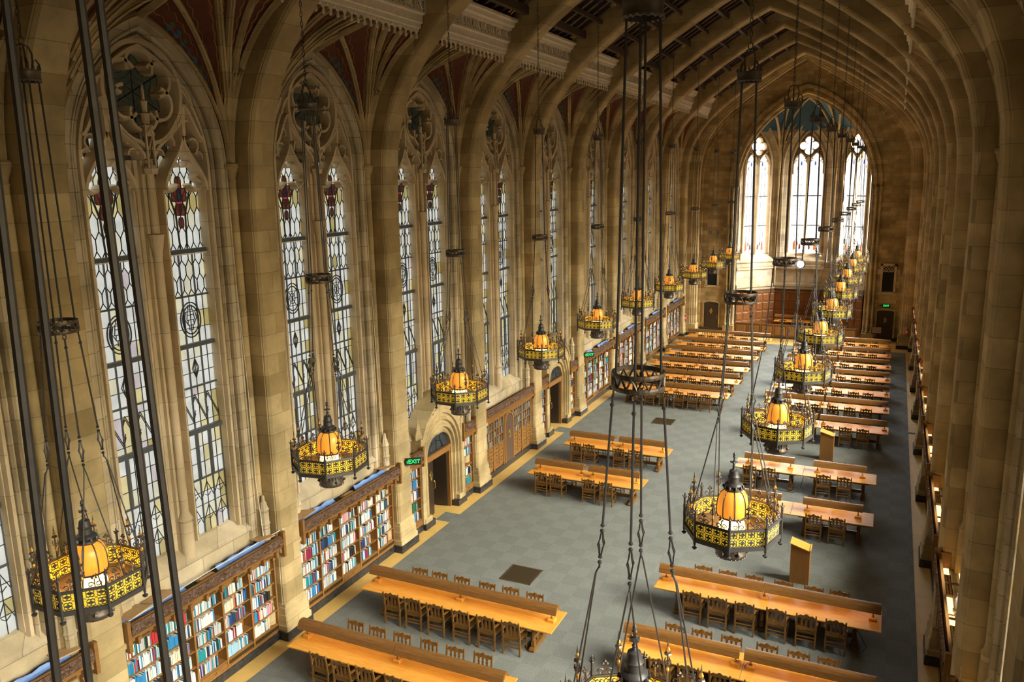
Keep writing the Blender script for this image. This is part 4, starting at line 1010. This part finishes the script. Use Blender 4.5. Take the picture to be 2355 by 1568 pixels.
# ------------------------------------------------------------------ chandeliers (origin on the axis at z=0)
def build_chandelier():
    P = empty('chandelier'); a8 = [rad(45*k) for k in range(8)]; R = .77
    def oc(r, z, k, off=0.): a = rad(45*k+off); return (r*cos(a), r*sin(a), z)
    # chain and top crown
    m = MB(); z = 14.01; i = 0
    while z < 18.6:
        h = .055; pts = []
        for q in range(8):
            t = 2*pi*q/8; x = .022*cos(t); y = h*sin(t); pts.append((x,0,z+y) if i % 2 else (0,x,z+y))
        m.tube(pts, .0075, 3, closed=True); z += .088; i += 1
    m.build('chain', IRON, P)
    m = MB(); m.loft([[(r*cos(2*pi*k/24),r*sin(2*pi*k/24),z) for k in range(24)] for r,z in ((.165,13.42),(.182,13.44),(.178,13.46),(.178,13.53),(.184,13.545),(.18,13.56),(.165,13.56),(.165,13.42))], True)
    for k in range(16): a = 2*pi*k/16; m.lathe([(.0,13.56),(.014,13.57),(.010,13.60),(0,13.62)], (.178*cos(a),.178*sin(a),0), 4); m.lathe([(.022,13.405),(.0,13.385)], (.172*cos(a),.172*sin(a),.02), 5)
    for k in range(4):
        a = rad(45+90*k); c, s_ = cos(a), sin(a)
        m.tube([(.165*c,.165*s_,13.54),(.175*c,.175*s_,13.64),(.14*c,.14*s_,13.70),(.10*c,.10*s_,13.67),(.085*c,.085*s_,13.58)], .013, 5)
        m.tube([(.10*c,.10*s_,13.64),(.105*c,.105*s_,13.76),(.07*c,.07*s_,13.86),(.0,0,13.88)], .013, 5)
    m.tube([(.035*cos(t),0,13.93+.055*sin(t)) for t in [2*pi*q/10 for q in range(10)]], .009, 4, closed=True)
    m.build('top_crown', IRONB, P, True)
    for k in range(4):
        a = rad(45+90*k); c, s_ = cos(a), sin(a); g = MB()
        g.tube([(.145*c,.145*s_,13.5),(.215*c,.215*s_,10.16)], .0125, 7)
        g.lathe([(.022,10.12),(.022,10.2),(.014,10.22)], (.215*c,.215*s_,0), 7); g.build('upper_rod', IRON, P, True)
    # crown ring
    m = MB()
    for z0, z1 in ((10.11,10.155),(10.235,10.28)):
        m.loft([[(r*cos(2*pi*k/32),r*sin(2*pi*k/32),z) for k in range(32)] for r,z in ((.235,z0),(.25,z0),(.253,(z0+z1)/2),(.25,z1),(.235,z1),(.235,z0))], True)
    for k in range(14):
        a, b, c = [2*pi*(k+q)/14 for q in (0,.5,1)]
        m.tube([(.242*cos(a),.242*sin(a),10.14),(.242*cos(b),.242*sin(b),10.25),(.242*cos(c),.242*sin(c),10.14)], .013, 4)
    m.build('crown_ring', IRONB, P)
    for k in range(4):
        a = rad(45+90*k); c, s_ = cos(a), sin(a); t = Vector((-s_,c,0)); g = MB()
        g.tube([(.235*c+.022*cos(q)*t.x,.235*s_+.022*cos(q)*t.y,10.075+.032*sin(q)) for q in [2*pi*i/10 for i in range(10)]], .008, 4, closed=True)
        r1, z1, r2, z2 = .24, 10.04, .335, 8.66
        g.tube([(r1*c,r1*s_,z1),(r2*c,r2*s_,z2)], .012, 6)
        for zz in (9.93,8.68,8.62,8.34,8.28): rr = r1+(r2-r1)*(z1-zz)/(z1-z2); g.lathe([(.012,-.018),(.022,-.01),(.022,.01),(.012,.018)], (rr*c,rr*s_,zz), 7)
        for q in range(4):                                   # open knot of four bent bars
            b = rad(45+90*q); vx = cos(b); vy = sin(b); w = .042
            def kp(u, z): rr = r1+(r2-r1)*(z1-z)/(z1-z2); return (rr*c+t.x*vx*u+c*vy*u, rr*s_+t.y*vx*u+s_*vy*u, z)
            g.tube([kp(.008,8.61),kp(.018,8.57),kp(w*.55,8.53),kp(w,8.48),kp(w*.55,8.43),kp(.018,8.39),kp(.008,8.35)], .009, 4)
        rr = r1+(r2-r1)*(z1-8.24)/(z1-z2); g.tube([(rr*c,rr*s_,8.3),(rr*c,rr*s_,8.22)], .012, 5)
        g.build('hanger_rod', IRON, P, True)
        for q in (-22.5,22.5):
            g = MB(); b = a+rad(q); e = (.70*cos(b),.70*sin(b),6.62); g.tube([(rr*c,rr*s_,8.24),((rr+.02)*c+(e[0]-rr*c)*.06,(rr+.02)*s_+(e[1]-rr*s_)*.06,8.16),e], .0095, 5); g.build('stay_rod', IRON, P)
    # lamp dome, cap and finial
    m = MB(); dm = [(.235,6.57),(.25,6.62),(.252,6.72),(.245,6.82),(.225,6.91),(.185,6.98),(.13,7.02)]
    m.loft([[(r*cos(2*pi*k/24),r*sin(2*pi*k/24),z) for k in range(24)] for r,z in dm], True); m.build('lamp_shade', AMBER, P, True)
    m = MB()
    for k in range(8): m.tube([((r+.004)*cos(a8[k]+.2),(r+.004)*sin(a8[k]+.2),z) for r,z in dm]+[(.12*cos(a8[k]+.2),.12*sin(a8[k]+.2),7.06)], .010, 4)
    m.loft([[(r*cos(2*pi*k/24),r*sin(2*pi*k/24),z) for k in range(24)] for r,z in ((.232,6.56),(.245,6.555),(.25,6.575),(.236,6.585))], True)
    m.build('shade_ribs', IRON, P)
    m = MB(); m.lathe([(.14,7.0),(.155,7.03),(.15,7.06),(.13,7.08),(.145,7.12),(.135,7.15),(.095,7.18),(.088,7.28),(.10,7.30),(.085,7.32),(.078,7.38),(.07,7.43),(.03,7.46),(.02,7.50),(.03,7.52),(.018,7.54),(.018,7.58),(.055,7.60),(.05,7.615),(.016,7.63),(.014,7.70),(.03,7.72),(.014,7.745),(.025,7.76),(.02,7.80),(.0,7.83)], n=16)
    for k in range(10): a = 2*pi*k/10; m.lathe([(.0,7.04),(.02,7.06),(.02,7.1),(0,7.13)], (.155*cos(a),.155*sin(a),0), 4)
    for k in range(4): a = pi/2*k; m.lathe([(0,7.59),(.014,7.61),(0,7.64)], (.055*cos(a),.055*sin(a),0), 4)
    m.v = [(x,y,z if z < 7.02 else 7.02+(z-7.02)*.79) for x,y,z in m.v]
    m.build('lamp_cap', IRON, P, True)
    m = MB(); m.lathe([(.10,6.28),(.19,6.30),(.215,6.36),(.20,6.46),(.16,6.54),(.10,6.55)], n=18); m.build('lit_bowl', BOWL, P, True)
    # octagonal gallery
    m = MB()
    for z0, z1, r0, r1 in ((6.265,6.33,.745,.79),(6.585,6.625,.755,.785)):
        m.loft([[oc(r,z,k) for k in range(8)] for r,z in ((r0,z0),(r1,z0),(r1-.01,z1),(r0,z1),(r0,z0))], True)
    for k in range(8):
        x, y, _ = oc(.775,0,k); m.lathe([(.022,6.22),(.022,6.62),(.028,6.64),(.02,6.68),(.018,6.78),(.03,6.79),(.012,6.82),(.010,6.86),(.0,6.88)], (x,y,0), 6)
        for q in range(4): b = pi/2*q; m.lathe([(0,6.80),(.014,6.815),(0,6.83)], (x+.032*cos(b),y+.032*sin(b),0), 4)
        m.lathe([(.014,6.25),(.014,6.19),(.0,6.185)], (x,y,0), 5); m.lathe([(0,6.13),(.03,6.15),(.045,6.175),(.02,6.19)], (x,y,0), 6)
        x2, y2, _ = oc(.55,6.5,k); m.tube([oc(.76,6.30,k),oc(.45,6.27,k),oc(.22,6.26,k)], .012, 4); m.tube([oc(.76,6.56,k),oc(.55,6.50,k),oc(.38,6.62,k),oc(.245,6.60,k)], .009, 4)
    m.build('gallery_frame', IRON, P)
    for k in range(8):
        pn = MB(); tr_ = MB(); cr = MB(); gb = MB()
        A = Vector(oc(.745,0,k)); B = Vector(oc(.745,0,k+1)); d = (B-A); Lf = d.length; d.normalize(); n = Vector((d.y,-d.x,0)); 
        mid = (A+B)/2
        if n.dot(mid) < 0: n = -n
        def q3(x, z, o=0.): v_ = A+d*x+n*o; return (v_.x, v_.y, z)
        pn.add([q3(0,6.32),q3(Lf,6.32),q3(Lf,6.60),q3(0,6.60)], [(0,1,2,3)])
        nc = 4; w = Lf/nc
        for i in range(nc):
            for j in range(2):
                cx, cz = w*(i+.5), 6.39+.137*j
                for q in range(4):
                    b = pi/4+pi/2*q; ex, ez = cx+.032*cos(b), cz+.032*sin(b)
                    tr_.tube([q3(ex+.030*cos(t),ez+.030*sin(t),.0) for t in [2*pi*u/8 for u in range(8)]], .0085, 4, closed=True)
                for q in (-1,1): tr_.tube([q3(cx-.02,cz-.02*q,.0),q3(cx+.02,cz+.02*q,.0)], .006, 3)
        for q in range(nc+1):
            for cz in (6.335,6.46,6.585): tr_.tube([q3(w*q-.022,cz-.018,.0),q3(w*q+.022,cz+.018,.0)], .006, 3); tr_.tube([q3(w*q-.022,cz+.018,.0),q3(w*q+.022,cz-.018,.0)], .006, 3)
        # cresting: scrolls, trefoils, tall middle spike with a gilt bud
        for s_ in (-1,1):
            for c0 in (.10,.20):
                cx = Lf/2+s_*c0; pts = []
                for t in range(11): an = t*.62; rr = .042*(1-t*.06); pts.append(q3(cx+s_*rr*cos(an),6.665+rr*sin(an),.02))
                cr.tube(pts, .0095, 4)
            cx = Lf/2+s_*.15
            cr.tube([q3(cx,6.62,.02),q3(cx,6.75,.02)], .010, 4)
            for e, f_ in ((0,.03),(-.024,0),(.024,0)): cr.lathe([(0,-.024),(.023,0),(0,.024)], q3(cx+e,6.76+f_,.02), 5)
        x, y, _ = q3(Lf/2,0,.02)
        cr.lathe([(.012,6.62),(.012,6.84),(.022,6.86),(.012,6.88),(.012,6.94),(.045,6.96),(.035,6.975),(.01,6.98)], (x,y,0), 6); cr.lathe([(.010,7.04),(.012,7.06),(.0,7.16)], (x,y,0), 5)
        for q in range(4): b = pi/2*q+.4; cr.tube([(x,y,6.80),(x+.04*cos(b),y+.04*sin(b),6.86),(x+.03*cos(b),y+.03*sin(b),6.90)], .010, 4)
        gb.lathe([(0,6.975),(.02,6.99),(.026,7.015),(.012,7.045),(.008,7.06)], (x,y,0), 7); gb.lathe([(.012,6.74),(.022,6.77),(.012,6.80)], (x,y,0), 6)
        pn.build('mica_panel', MICA, P); tr_.build('pierced_tracery', IRON, P); cr.build('cresting', IRONB, P); gb.build('gilt_bud', GOLD, P)
    m = MB(); m.loft([[oc(r,z,k) for k in range(8)] for r,z in ((.74,6.30),(.24,6.26))], True); m.build('gallery_floor', IRONB, P)
    m = MB(); m.lathe([(.24,6.26),(.245,6.18),(.235,6.16),(.235,5.95),(.25,5.93),(.25,5.90),(.23,5.87),(.22,5.85)], n=24)
    for k in range(24): a = 2*pi*k/24; m.lathe([(0,5.98),(.016,6.02),(.016,6.08),(0,6.12)], (.236*cos(a),.236*sin(a),0), 4); m.lathe([(0,5.855),(.014,5.87),(0,5.885)], (.245*cos(a+.1),.245*sin(a+.1),0), 4)
    for k in range(6): a = 2*pi*k/6; m.lathe([(0,5.92),(.032,5.95),(.03,5.97),(0,6.0)], (.26*cos(a),.26*sin(a),0), 5)
    m.build('bottom_drum', IRONB, P, True)
    return P
ch = build_chandelier(); freeze(ch); uch = [False]
XL, XR, YCH = -10.31, -2.093, 7.19
rotR = {0:83-45, 1:8+45, 2:7}; rotL = {1:23,2:31,3:20,4:25}
CHL = []
for i in range(0,11):
    y = YCH+BAY*(i-1); y = 1.5 if i == 0 else y
    a = (85-45) if i == 0 else rotR.get(i, 8+(45 if i % 3 == 0 else 0))
    o = place(ch, uch, (-2.05 if i == 0 else XR, y, 0), rad(a))
    lab = 'iron chandelier right beside the camera, only its thick rods in view' if i == 0 else 'octagonal iron chandelier, %s of the right row above the tables' % ('nearest' if i == 1 else ORD[i-1] if i < 10 else 'farthest')
    tag(o, lab, 'chandelier', 'iron chandeliers in two rows'); CHL.append((o.location.x,y))
for i in range(1,11):
    y = YCH+BAY*(i-1)
    o = place(ch, uch, (XL, y, 0), rad(rotL.get(i, 22+(i*7) % 30)))
    tag(o, 'octagonal iron chandelier, %s of the left row before the tall windows' % ('nearest' if i == 1 else ORD[i-1] if i < 10 else 'farthest'), 'chandelier', 'iron chandeliers in two rows'); CHL.append((XL,y))
# small bright globe by the third ring of the right row
m = MB(); m.lathe([(0,-.075),(.05,-.06),(.075,0),(.05,.06),(0,.075)], (-1.76,18.2,10.17), 14); o = m.build('globe_lamp', mat('lit_globe',(1,1,1),.3,emit=(1,1,.98),es=6), smooth=True); tag(o, 'small bright white globe lamp beside a chandelier ring in right row', 'lamp')
m = MB(); m.tube([(-1.76,18.2,10.24),(-1.76,18.2,10.30),(-1.86,18.3,10.28)], .006, 4); m.tube([(-1.76+.1*cos(t),18.15,10.17+.1*sin(t)) for t in [2*pi*q/14 for q in range(14)]], .004, 3, closed=True); m.build('wire_guard', IRON, o)

# ------------------------------------------------------------------ reading tables
def hood(mb, x0, x1):
    P = [(-.19,1.035),(-.185,1.05),(-.13,1.16),(-.09,1.205),(-.03,1.225),(.03,1.225),(.09,1.205),(.13,1.16),(.185,1.05),(.19,1.035),(.17,1.035),(.0,1.17),(-.17,1.035)]
    mb.prism(P, x0, x1, 'x')
def foot(P, x):
    m = MB(); m.cbox(x-.10,x+.10,-.10,.10,.76,.84,.015); f_ = m.build('lamp_foot', TOP, P)
    m = MB(); m.lathe([(.035,.84),(.04,.86),(.018,.88),(.015,.98),(.03,1.0),(.015,1.02),(.012,1.16)], (x,0,0), 8); m.build('brass_neck', mat('aged_brass',(.30,.19,.08),.35,.8) if 'aged_brass' not in bpy.data.materials else bpy.data.materials['aged_brass'], f_)
def pedestal(P, x):
    m = MB(); m.prism([(-.42,0),(.42,0),(.44,.05),(.40,.10),(.20,.14),(-.20,.14),(-.40,.10),(-.44,.05)], x-.07, x+.07, 'x')
    for s in (-1,1):
        m.cbox(x-.055,x+.055,s*.30-.055,s*.30+.055,.09,.26,.01)
        m.lathe([(.05,.26),(.065,.30),(.045,.34),(.05,.42),(.062,.50),(.045,.58),(.06,.62),(.055,.64)], (x,s*.30,0), 8); m.cbox(x-.055,x+.055,s*.30-.055,s*.30+.055,.62,.72,.01)
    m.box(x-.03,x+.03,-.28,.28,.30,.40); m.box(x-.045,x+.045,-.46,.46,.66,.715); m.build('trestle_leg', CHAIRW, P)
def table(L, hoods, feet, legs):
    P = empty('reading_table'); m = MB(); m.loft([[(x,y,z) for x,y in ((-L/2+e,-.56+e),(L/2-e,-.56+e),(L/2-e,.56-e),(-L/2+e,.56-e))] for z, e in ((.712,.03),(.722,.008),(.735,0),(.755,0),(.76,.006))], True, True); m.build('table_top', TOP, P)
    m = MB(); m.box(-L/2+.25,L/2-.25,-.42,-.39,.64,.712); m.box(-L/2+.25,L/2-.25,.39,.42,.64,.712); m.build('apron', CHAIRW, P)
    for x in legs: pedestal(P, x)
    m = MB(); m.cbox(legs[0],legs[-1],-.045,.045,.16,.28,.01); m.build('stretcher_beam', CHAIRW, P)
    for a, b in hoods: m = MB(); hood(m,a,b); h_ = m.build('lamp_hood', HOODW, P); m = MB(); m.tube([(a+.1,0,1.09),(b-.1,0,1.09)], .022, 6); m.build('lamp_tube', TUBE_D, h_)
    for x in feet: foot(P, x)
    return P
TUBE_D = mat('reading_tube', (1,.9,.7), .4, emit=(1,.66,.28), es=5)
tA = table(5.82, ((-2.88,-.006),(.006,2.88)), (-2.70,0,2.70), (-2.30,0,2.30)); freeze(tA)
tB = table(2.90, ((-1.42,1.38),), (-1.28,1.28), (-1.05,1.05)); freeze(tB)
tC = table(4.55, ((-2.12,-.10),(.10,2.12)), (-1.96,-.24,.24,1.96), (-1.85,0,1.85)); freeze(tC)
tD = table(2.57, ((-.94,.94),), (-.80,.80), (-.85,.85)); freeze(tD)
uT = {id(t):[False] for t in (tA,tB,tC,tD)}

# ------------------------------------------------------------------ chair (faces +y)
def build_chair():
    P = empty('armchair')
    m = MB(); m.loft([[(-.25,-.22,z),(.25,-.22,z),(.27,.24,z),(.18,.26,z),(-.18,.26,z),(-.27,.24,z)] for z in (.435,.465)], True, True); m.box(-.22,.22,-.2,.2,.39,.435); m.build('seat', CHAIRW, P)
    def post(s): return [(s*.235,-.24,0),(s*.235,-.225,.25),(s*.235,-.22,.46),(s*.235,-.245,.72),(s*.235,-.285,.96)]
    for s in (-1,1):
        m = MB(); p = post(s); m.loft([[(x-.02,y-.02,z),(x+.02,y-.02,z),(x+.02,y+.02,z),(x-.02,y+.02,z)] for x,y,z in p], True, True); m.lathe([(.024,0),(.024,.012),(.0,.026)], (s*.235,-.286,.96), 5); m.build('leg', CHAIRW, P)
        m = MB(); m.lathe([(.018,0),(.022,.04),(.020,.36),(.028,.40),(.028,.46),(.016,.48),(.024,.56),(.016,.62),(.02,.66)], (s*.245,.21,0), 7); m.build('leg', CHAIRW, P)
        m = MB(); pts = [(s*.24,-.24,.68),(s*.26,-.05,.675),(s*.275,.12,.672),(s*.27,.25,.665)]
        m.loft([[(x-w,y,z-.012),(x+w,y,z-.012),(x+w,y,z+.014),(x-w,y,z+.014)] for (x,y,z),w in zip(pts,(.022,.028,.038,.03))], True, True); m.build('armrest', CHAIRW, P)
        m = MB(); m.box(s*.24-.012,s*.24+.012,-.22,.20,.17,.20); m.build('side_stretcher', CHAIRW, P)
    m = MB(); m.box(-.22,.22,-.24,-.215,.20,.235); m.box(-.22,.22,-.238,-.216,.30,.325); m.build('back_stretcher', CHAIRW, P)
    m = MB(); m.box(-.22,.22,.20,.222,.24,.27); m.build('front_stretcher', CHAIRW, P)
    b = MB(); n = 12; lo = []; hi = []
    for k in range(n+1):
        x = -.225+.45*k/n; q = abs(x)/.225; top = .945+.05*cos(pi*q)*.5+.02*(cos(3*pi*q)); lo.append((x,.862+.012*cos(2*pi*q))); hi.append((x,top))
    for (xa,za),(xb,zb),(xc,zc),(xd,zd) in zip(lo[:-1],lo[1:],hi[1:],hi[:-1]):
        f0, f1 = -.255, -.285
        b.add([(xa,f0-(za-.72)*.0,za),(xb,f0,zb),(xc,f0-.02,zc),(xd,f0-.02,zd),(xa,f1+.005,za),(xb,f1+.005,zb),(xc,f1-.012,zc),(xd,f1-.012,zd)], [(0,1,2,3),(4,5,6,7),(0,1,5,4),(3,2,6,7)])
    b.build('crest_rail', CHAIRW, P)
    b = MB(); b.box(-.22,.22,-.245,-.222,.53,.575); b.build('lower_rail', CHAIRW, P)
    for x in (-.11,0,.11):
        b = MB(); pr = [(.020,.57),(.028,.60),(.016,.64),(.034,.69),(.016,.725),(.034,.76),(.018,.80),(.030,.84),(.03,.87)]
        b.loft([[(x-w,-.232-(z-.5)*.08,z),(x+w,-.232-(z-.5)*.08,z),(x+w,-.222-(z-.5)*.08+.006,z),(x-w,-.222-(z-.5)*.08+.006,z)] for w,z in pr], True, True); b.build('back_splat', CHAIRW, P)
    return P
cp = build_chair(); freeze(cp); ucp = [False]
rc = random.Random(2)
OR4 = ['first','second','third','fourth','fifth','sixth']
def chairs(xs, yf, tname, sides=(1,1)):
    for side in (0,1):
        if not sides[side]: continue
        for i,x in enumerate(xs):
            y = yf+.03+rc.uniform(-.02,.03) if side == 0 else yf+1.12-.03+rc.uniform(-.03,.02)
            o = place(cp, ucp, (x+rc.uniform(-.03,.03), y, .004), (0 if side == 0 else pi)+rad(rc.uniform(-3,3)))
            tag(o, 'oak armchair, %s from left, %s side, %s' % (OR4[i], 'near' if side == 0 else 'far', tname), 'chair', 'oak armchairs at the tables')
LX = -10.06; RX = -2.50
def six(cx): return [cx-1.79,cx-1.11,cx-.40,cx+.40,cx+1.16,cx+1.86]
rowsL = [(13.95,'A','the lowest left table'),(17.08,'A','the second left table'),(27.2,'C','the nearer middle left table'),(31.0,'C','the farther middle left table')]
rowsR = [(17.05,'B','lowest right table pair'),(20.42,'A','the long table before the lectern'),(27.05,'D','nearer middle right pair'),(31.0,'D','farther middle right pair')]
nthL = ['first','second','third','fourth','fifth','last']
for i,y in enumerate((40.8,43.9,47.0,50.35,53.4,56.5)): rowsL.append((y,'B','%s row, left far block' % nthL[i]))
nthR = ['first','second','third','fourth','fifth','sixth','last']
for i,y in enumerate((37.5,40.9,44.0,47.2,50.5,53.8,56.9)): rowsR.append((y,'B','%s row, right far block' % nthR[i]))
for rows, cx, sd in ((rowsL,LX,'left'),(rowsR,RX,'right')):
    for y, ty, nm in rows:
        if ty == 'A':
            o = place(tA, uT[id(tA)], (cx,y+.56,.004)); tag(o, {'left':'long oak reading table with lamp hood, '+nm[4:],'right':'long oak reading table with lamp hood standing before the near lectern'}[sd], 'table', 'oak reading tables'); chairs(six(cx), y, nm)
        elif ty == 'C':
            o = place(tC, uT[id(tC)], (cx,y+.56,.004)); tag(o, 'oak reading table with two short lamp hoods, '+nm[4:], 'table', 'oak reading tables'); chairs([cx-1.62,cx-.98,cx+.30,cx+1.0], y, nm)
        else:
            T_, L_ = (tB,2.905) if ty == 'B' else (tD,2.585)
            for j,q in enumerate((-.5,.5)):
                X = cx+q*L_+(-.02 if ty == 'D' else 0); o = place(T_, uT[id(T_)], (X,y+.56,.004))
                tag(o, 'oak table with lamp hood, %s half of %s' % (('left','right')[j], nm), 'table', 'oak reading tables')
            chairs(six(cx) if ty == 'B' else [cx-1.98,cx-1.26,cx+.72,cx+1.45], y, nm)
o = place(tB, uT[id(tB)], (-6.6,65.35,.004)); tag(o, 'oak table with lamp hood inside the apse behind the railing', 'table', 'oak reading tables')
for i,x in enumerate((-7.3,-6.4)): o = place(cp, ucp, (x,64.75,.004), 0); tag(o, 'oak armchair at the apse table, %s' % ('left one','right one')[i], 'chair', 'oak armchairs at the tables')

# lecterns
def lectern(loc, lab):
    P = empty('lectern', loc); m = MB(); m.prism([(-.27,0),(.27,0),(.27,1.08),(-.27,1.24)], -.22, .22, 'y'); m.build('cabinet_body', OAK2, P)
    m = MB(); m.prism([(-.29,1.247),(.29,1.075),(.29,1.10),(-.29,1.272)], -.25, .25, 'y'); m.box(.265,.295,-.25,.25,1.07,1.135); m.build('sloping_top', TOP, P)
    m = MB(); m.box(.27,.275,-.16,.16,.1,1.0); m.build('side_panel', OAK2, P)
    tag(P, lab, 'lectern', 'wooden lecterns')
OAK2 = wood_mat('light_oak', (.36,.165,.045), (.45,.22,.07), .45, 3, 2)
lectern((-1.86,23.9,.004), 'tall light oak lectern beyond the long right table'); lectern((-1.96,35.5,.004), 'tall light oak lectern in front of the right far tables')

# ------------------------------------------------------------------ signs and small fittings
def text_mesh(name, body, size, m, parent, M, ext=.004):
    cu = bpy.data.curves.new(name, 'FONT'); cu.body = body; cu.size = size; cu.extrude = ext; cu.align_x = 'CENTER'; cu.align_y = 'CENTER'; cu.offset = .001; cu.materials.append(m)
    o = bpy.data.objects.new(name, cu); COL.objects.link(o)
    bpy.context.view_layer.update(); me = bpy.data.meshes.new_from_object(o.evaluated_get(bpy.context.evaluated_depsgraph_get())); bpy.data.objects.remove(o)
    o = bpy.data.objects.new(name, me); COL.objects.link(o); o.parent = parent; o.matrix_local = M; return o
def exit_sign(loc, rz, lab, body='EXIT'):
    P = empty('exit_sign', loc, rz); m = MB(); m.cbox(-.26,.26,-.03,.03,-.12,.12,.01); m.build('housing', mat('sign_black',(.02,.02,.02),.5) if 'sign_black' not in bpy.data.materials else bpy.data.materials['sign_black'], P)
    text_mesh('lettering', body, .19, GREEN, P, Matrix.Translation((.0,-.035,0)) @ Matrix.Rotation(pi/2,4,'X'))
    m = MB(); m.box(-.42,-.26,-.02,.02,-.03,.03); m.build('bracket', DOORW, P); tag(P, lab, 'exit sign', 'green exit signs')
ea = rad(32)
exit_sign((-13.80,21.35,3.0), ea, 'green lit exit sign on the pier before the first stone doorway', '‹EXIT')
exit_sign((-13.80,38.4,3.08), ea, 'green lit exit sign on the pier past the second stone doorway', '‹EXIT')
exit_sign((-.12,YE-.12,2.58), 0, 'green lit exit sign above the right door in the end wall')
P = empty('sign_stand', (-.62,62.2,0)); tag(P, 'framed notice on a post before the right end door', 'sign')
m = MB(); m.lathe([(.16,0),(.16,.02),(.02,.03),(.015,.75)], n=12); m.build('post', IRON, P)
m = MB(); m.box(-.33,.33,-.02,.01,.72,1.22); f_ = m.build('frame', IRON, P)
m = MB(); m.box(-.29,.29,-.03,-.02,.76,1.18); m.build('notice', mat('notice_paper',(.32,.26,.27),.6), f_)
m = MB(); m.tube([(.16*cos(t),-.035,.97+.16*sin(t)) for t in [2*pi*q/20 for q in range(20)]], .016, 4, closed=True); m.tube([(-.11,-.035,1.08),(.11,-.035,.86)], .016, 4); m.build('red_ring', mat('dusty_red',(.5,.12,.14),.5), f_)
for loc, lab in (((-13.99,60.64,1.15),'red fire extinguisher on the wall beyond the last left bookcase'),((1.27,60.64,1.05),'red fire extinguisher on the last right pier')):
    m = MB(); m.lathe([(.08,0),(.085,.03),(.085,.36),(.05,.43),(.02,.45)], loc, 12); o = m.build('fire_extinguisher', RED, smooth=True); tag(o, lab, 'fire extinguisher')
    m = MB(); m.box(loc[0]-.03,loc[0]+.03,loc[1]-.06,loc[1]+.08,loc[2]+.45,loc[2]+.50); m.box(loc[0]-.05,loc[0]+.05,loc[1]-.09,loc[1]-.083,loc[2]+.1,loc[2]+.3); m.build('valve', WHITE, o)
def wire(name, pts, r, m, lab, cat='cable'):
    b = MB(); b.tube(pts, r, 5); o = b.build(name, m); tag(o, lab, cat); return o
wire('white_cable', [(-14.55,14.9,10),(-14.5,14.95,7),(-14.4,14.85,4.5),(-14.25,14.8,3.1)], .008, WHITE, 'thin white cable running down beside the first big left pier')
wire('white_cable', [(-14.2,10.4,2.96),(-14.22,12.8,3.02),(-14.2,14.9,3.04),(-14.05,15.3,3.12),(-14.1,15.9,3.08)], .010, WHITE, 'white cable along the sill over the nearest left bookcase')
wire('white_cable', [(-14.5,20.5,9),(-14.45,20.55,5),(-14.3,20.5,3.1)], .008, WHITE, 'thin white cable hanging down by the pier before first exit sign')
wire('grey_cable', [(2.0,17.0,8.0),(1.8,16.4,5.5),(1.62,15.0,3.0)], .005, PAGES, 'pale cable slanting down the shaded right piers')
wire('power_cable', [(-3.9,31.5,.6),(-3.8,31.4,.1),(-3.5,31.1,.02),(-3.1,31.0,.02),(-2.8,31.0,.02),(-2.6,31.4,.1),(-2.5,31.5,.6)], .010, CORD, 'black cord looping on carpet under the farther middle right pair', 'cord')
wire('power_cable', [(-.35,21.0,.7),(-.1,20.9,.35),(.1,20.8,.06),(.0,20.6,.02)], .010, CORD, 'black cord drooping at the right end of the long right table', 'cord')

# ------------------------------------------------------------------ light
w = bpy.data.worlds.new('world'); S.world = w; w.use_nodes = True
w.node_tree.nodes['Background'].inputs[0].default_value = (1,.99,.97,1); w.node_tree.nodes['Background'].inputs[1].default_value = 1.15
def sun(name, d, e, ang, col):
    l = bpy.data.lights.new(name,'SUN'); l.energy = e; l.angle = rad(ang); l.color = col; o = bpy.data.objects.new(name,l); COL.objects.link(o)
    o.rotation_euler = Vector(d).to_track_quat('-Z','Y').to_euler(); return o
sun('daylight_right', (-.80,.12,-.56), 84.0, 50, (1,.99,.96))
sun('daylight_low', (-.93,.10,-.20), 15.0, 50, (1,.84,.56))
sun('daylight_left', (.75,.15,-.62), 3.0, 50, (.95,.98,1))
sun('daylight_end', (.02,-.85,-.45), 20.0, 40, (.95,.98,1))
for i,(x,y) in enumerate(CHL):
    l = bpy.data.lights.new('lamp_light','POINT'); l.energy = 150; l.color = (1,.58,.2); l.shadow_soft_size = .2; o = bpy.data.objects.new('lamp_light',l); COL.objects.link(o); o.location = (x,y,6.70)
S.view_settings.view_transform = 'Standard'; S.view_settings.look = 'None'; S.view_settings.gamma = 1; S.view_settings.use_curve_mapping = False
S.view_settings.exposure = .62
c = S.cycles; c.use_denoising = True; c.max_bounces = 8; c.diffuse_bounces = 4; c.glossy_bounces = 2; c.transmission_bounces = 4; c.transparent_max_bounces = 12
c.sample_clamp_indirect = 4; c.caustics_reflective = False; c.caustics_refractive = False
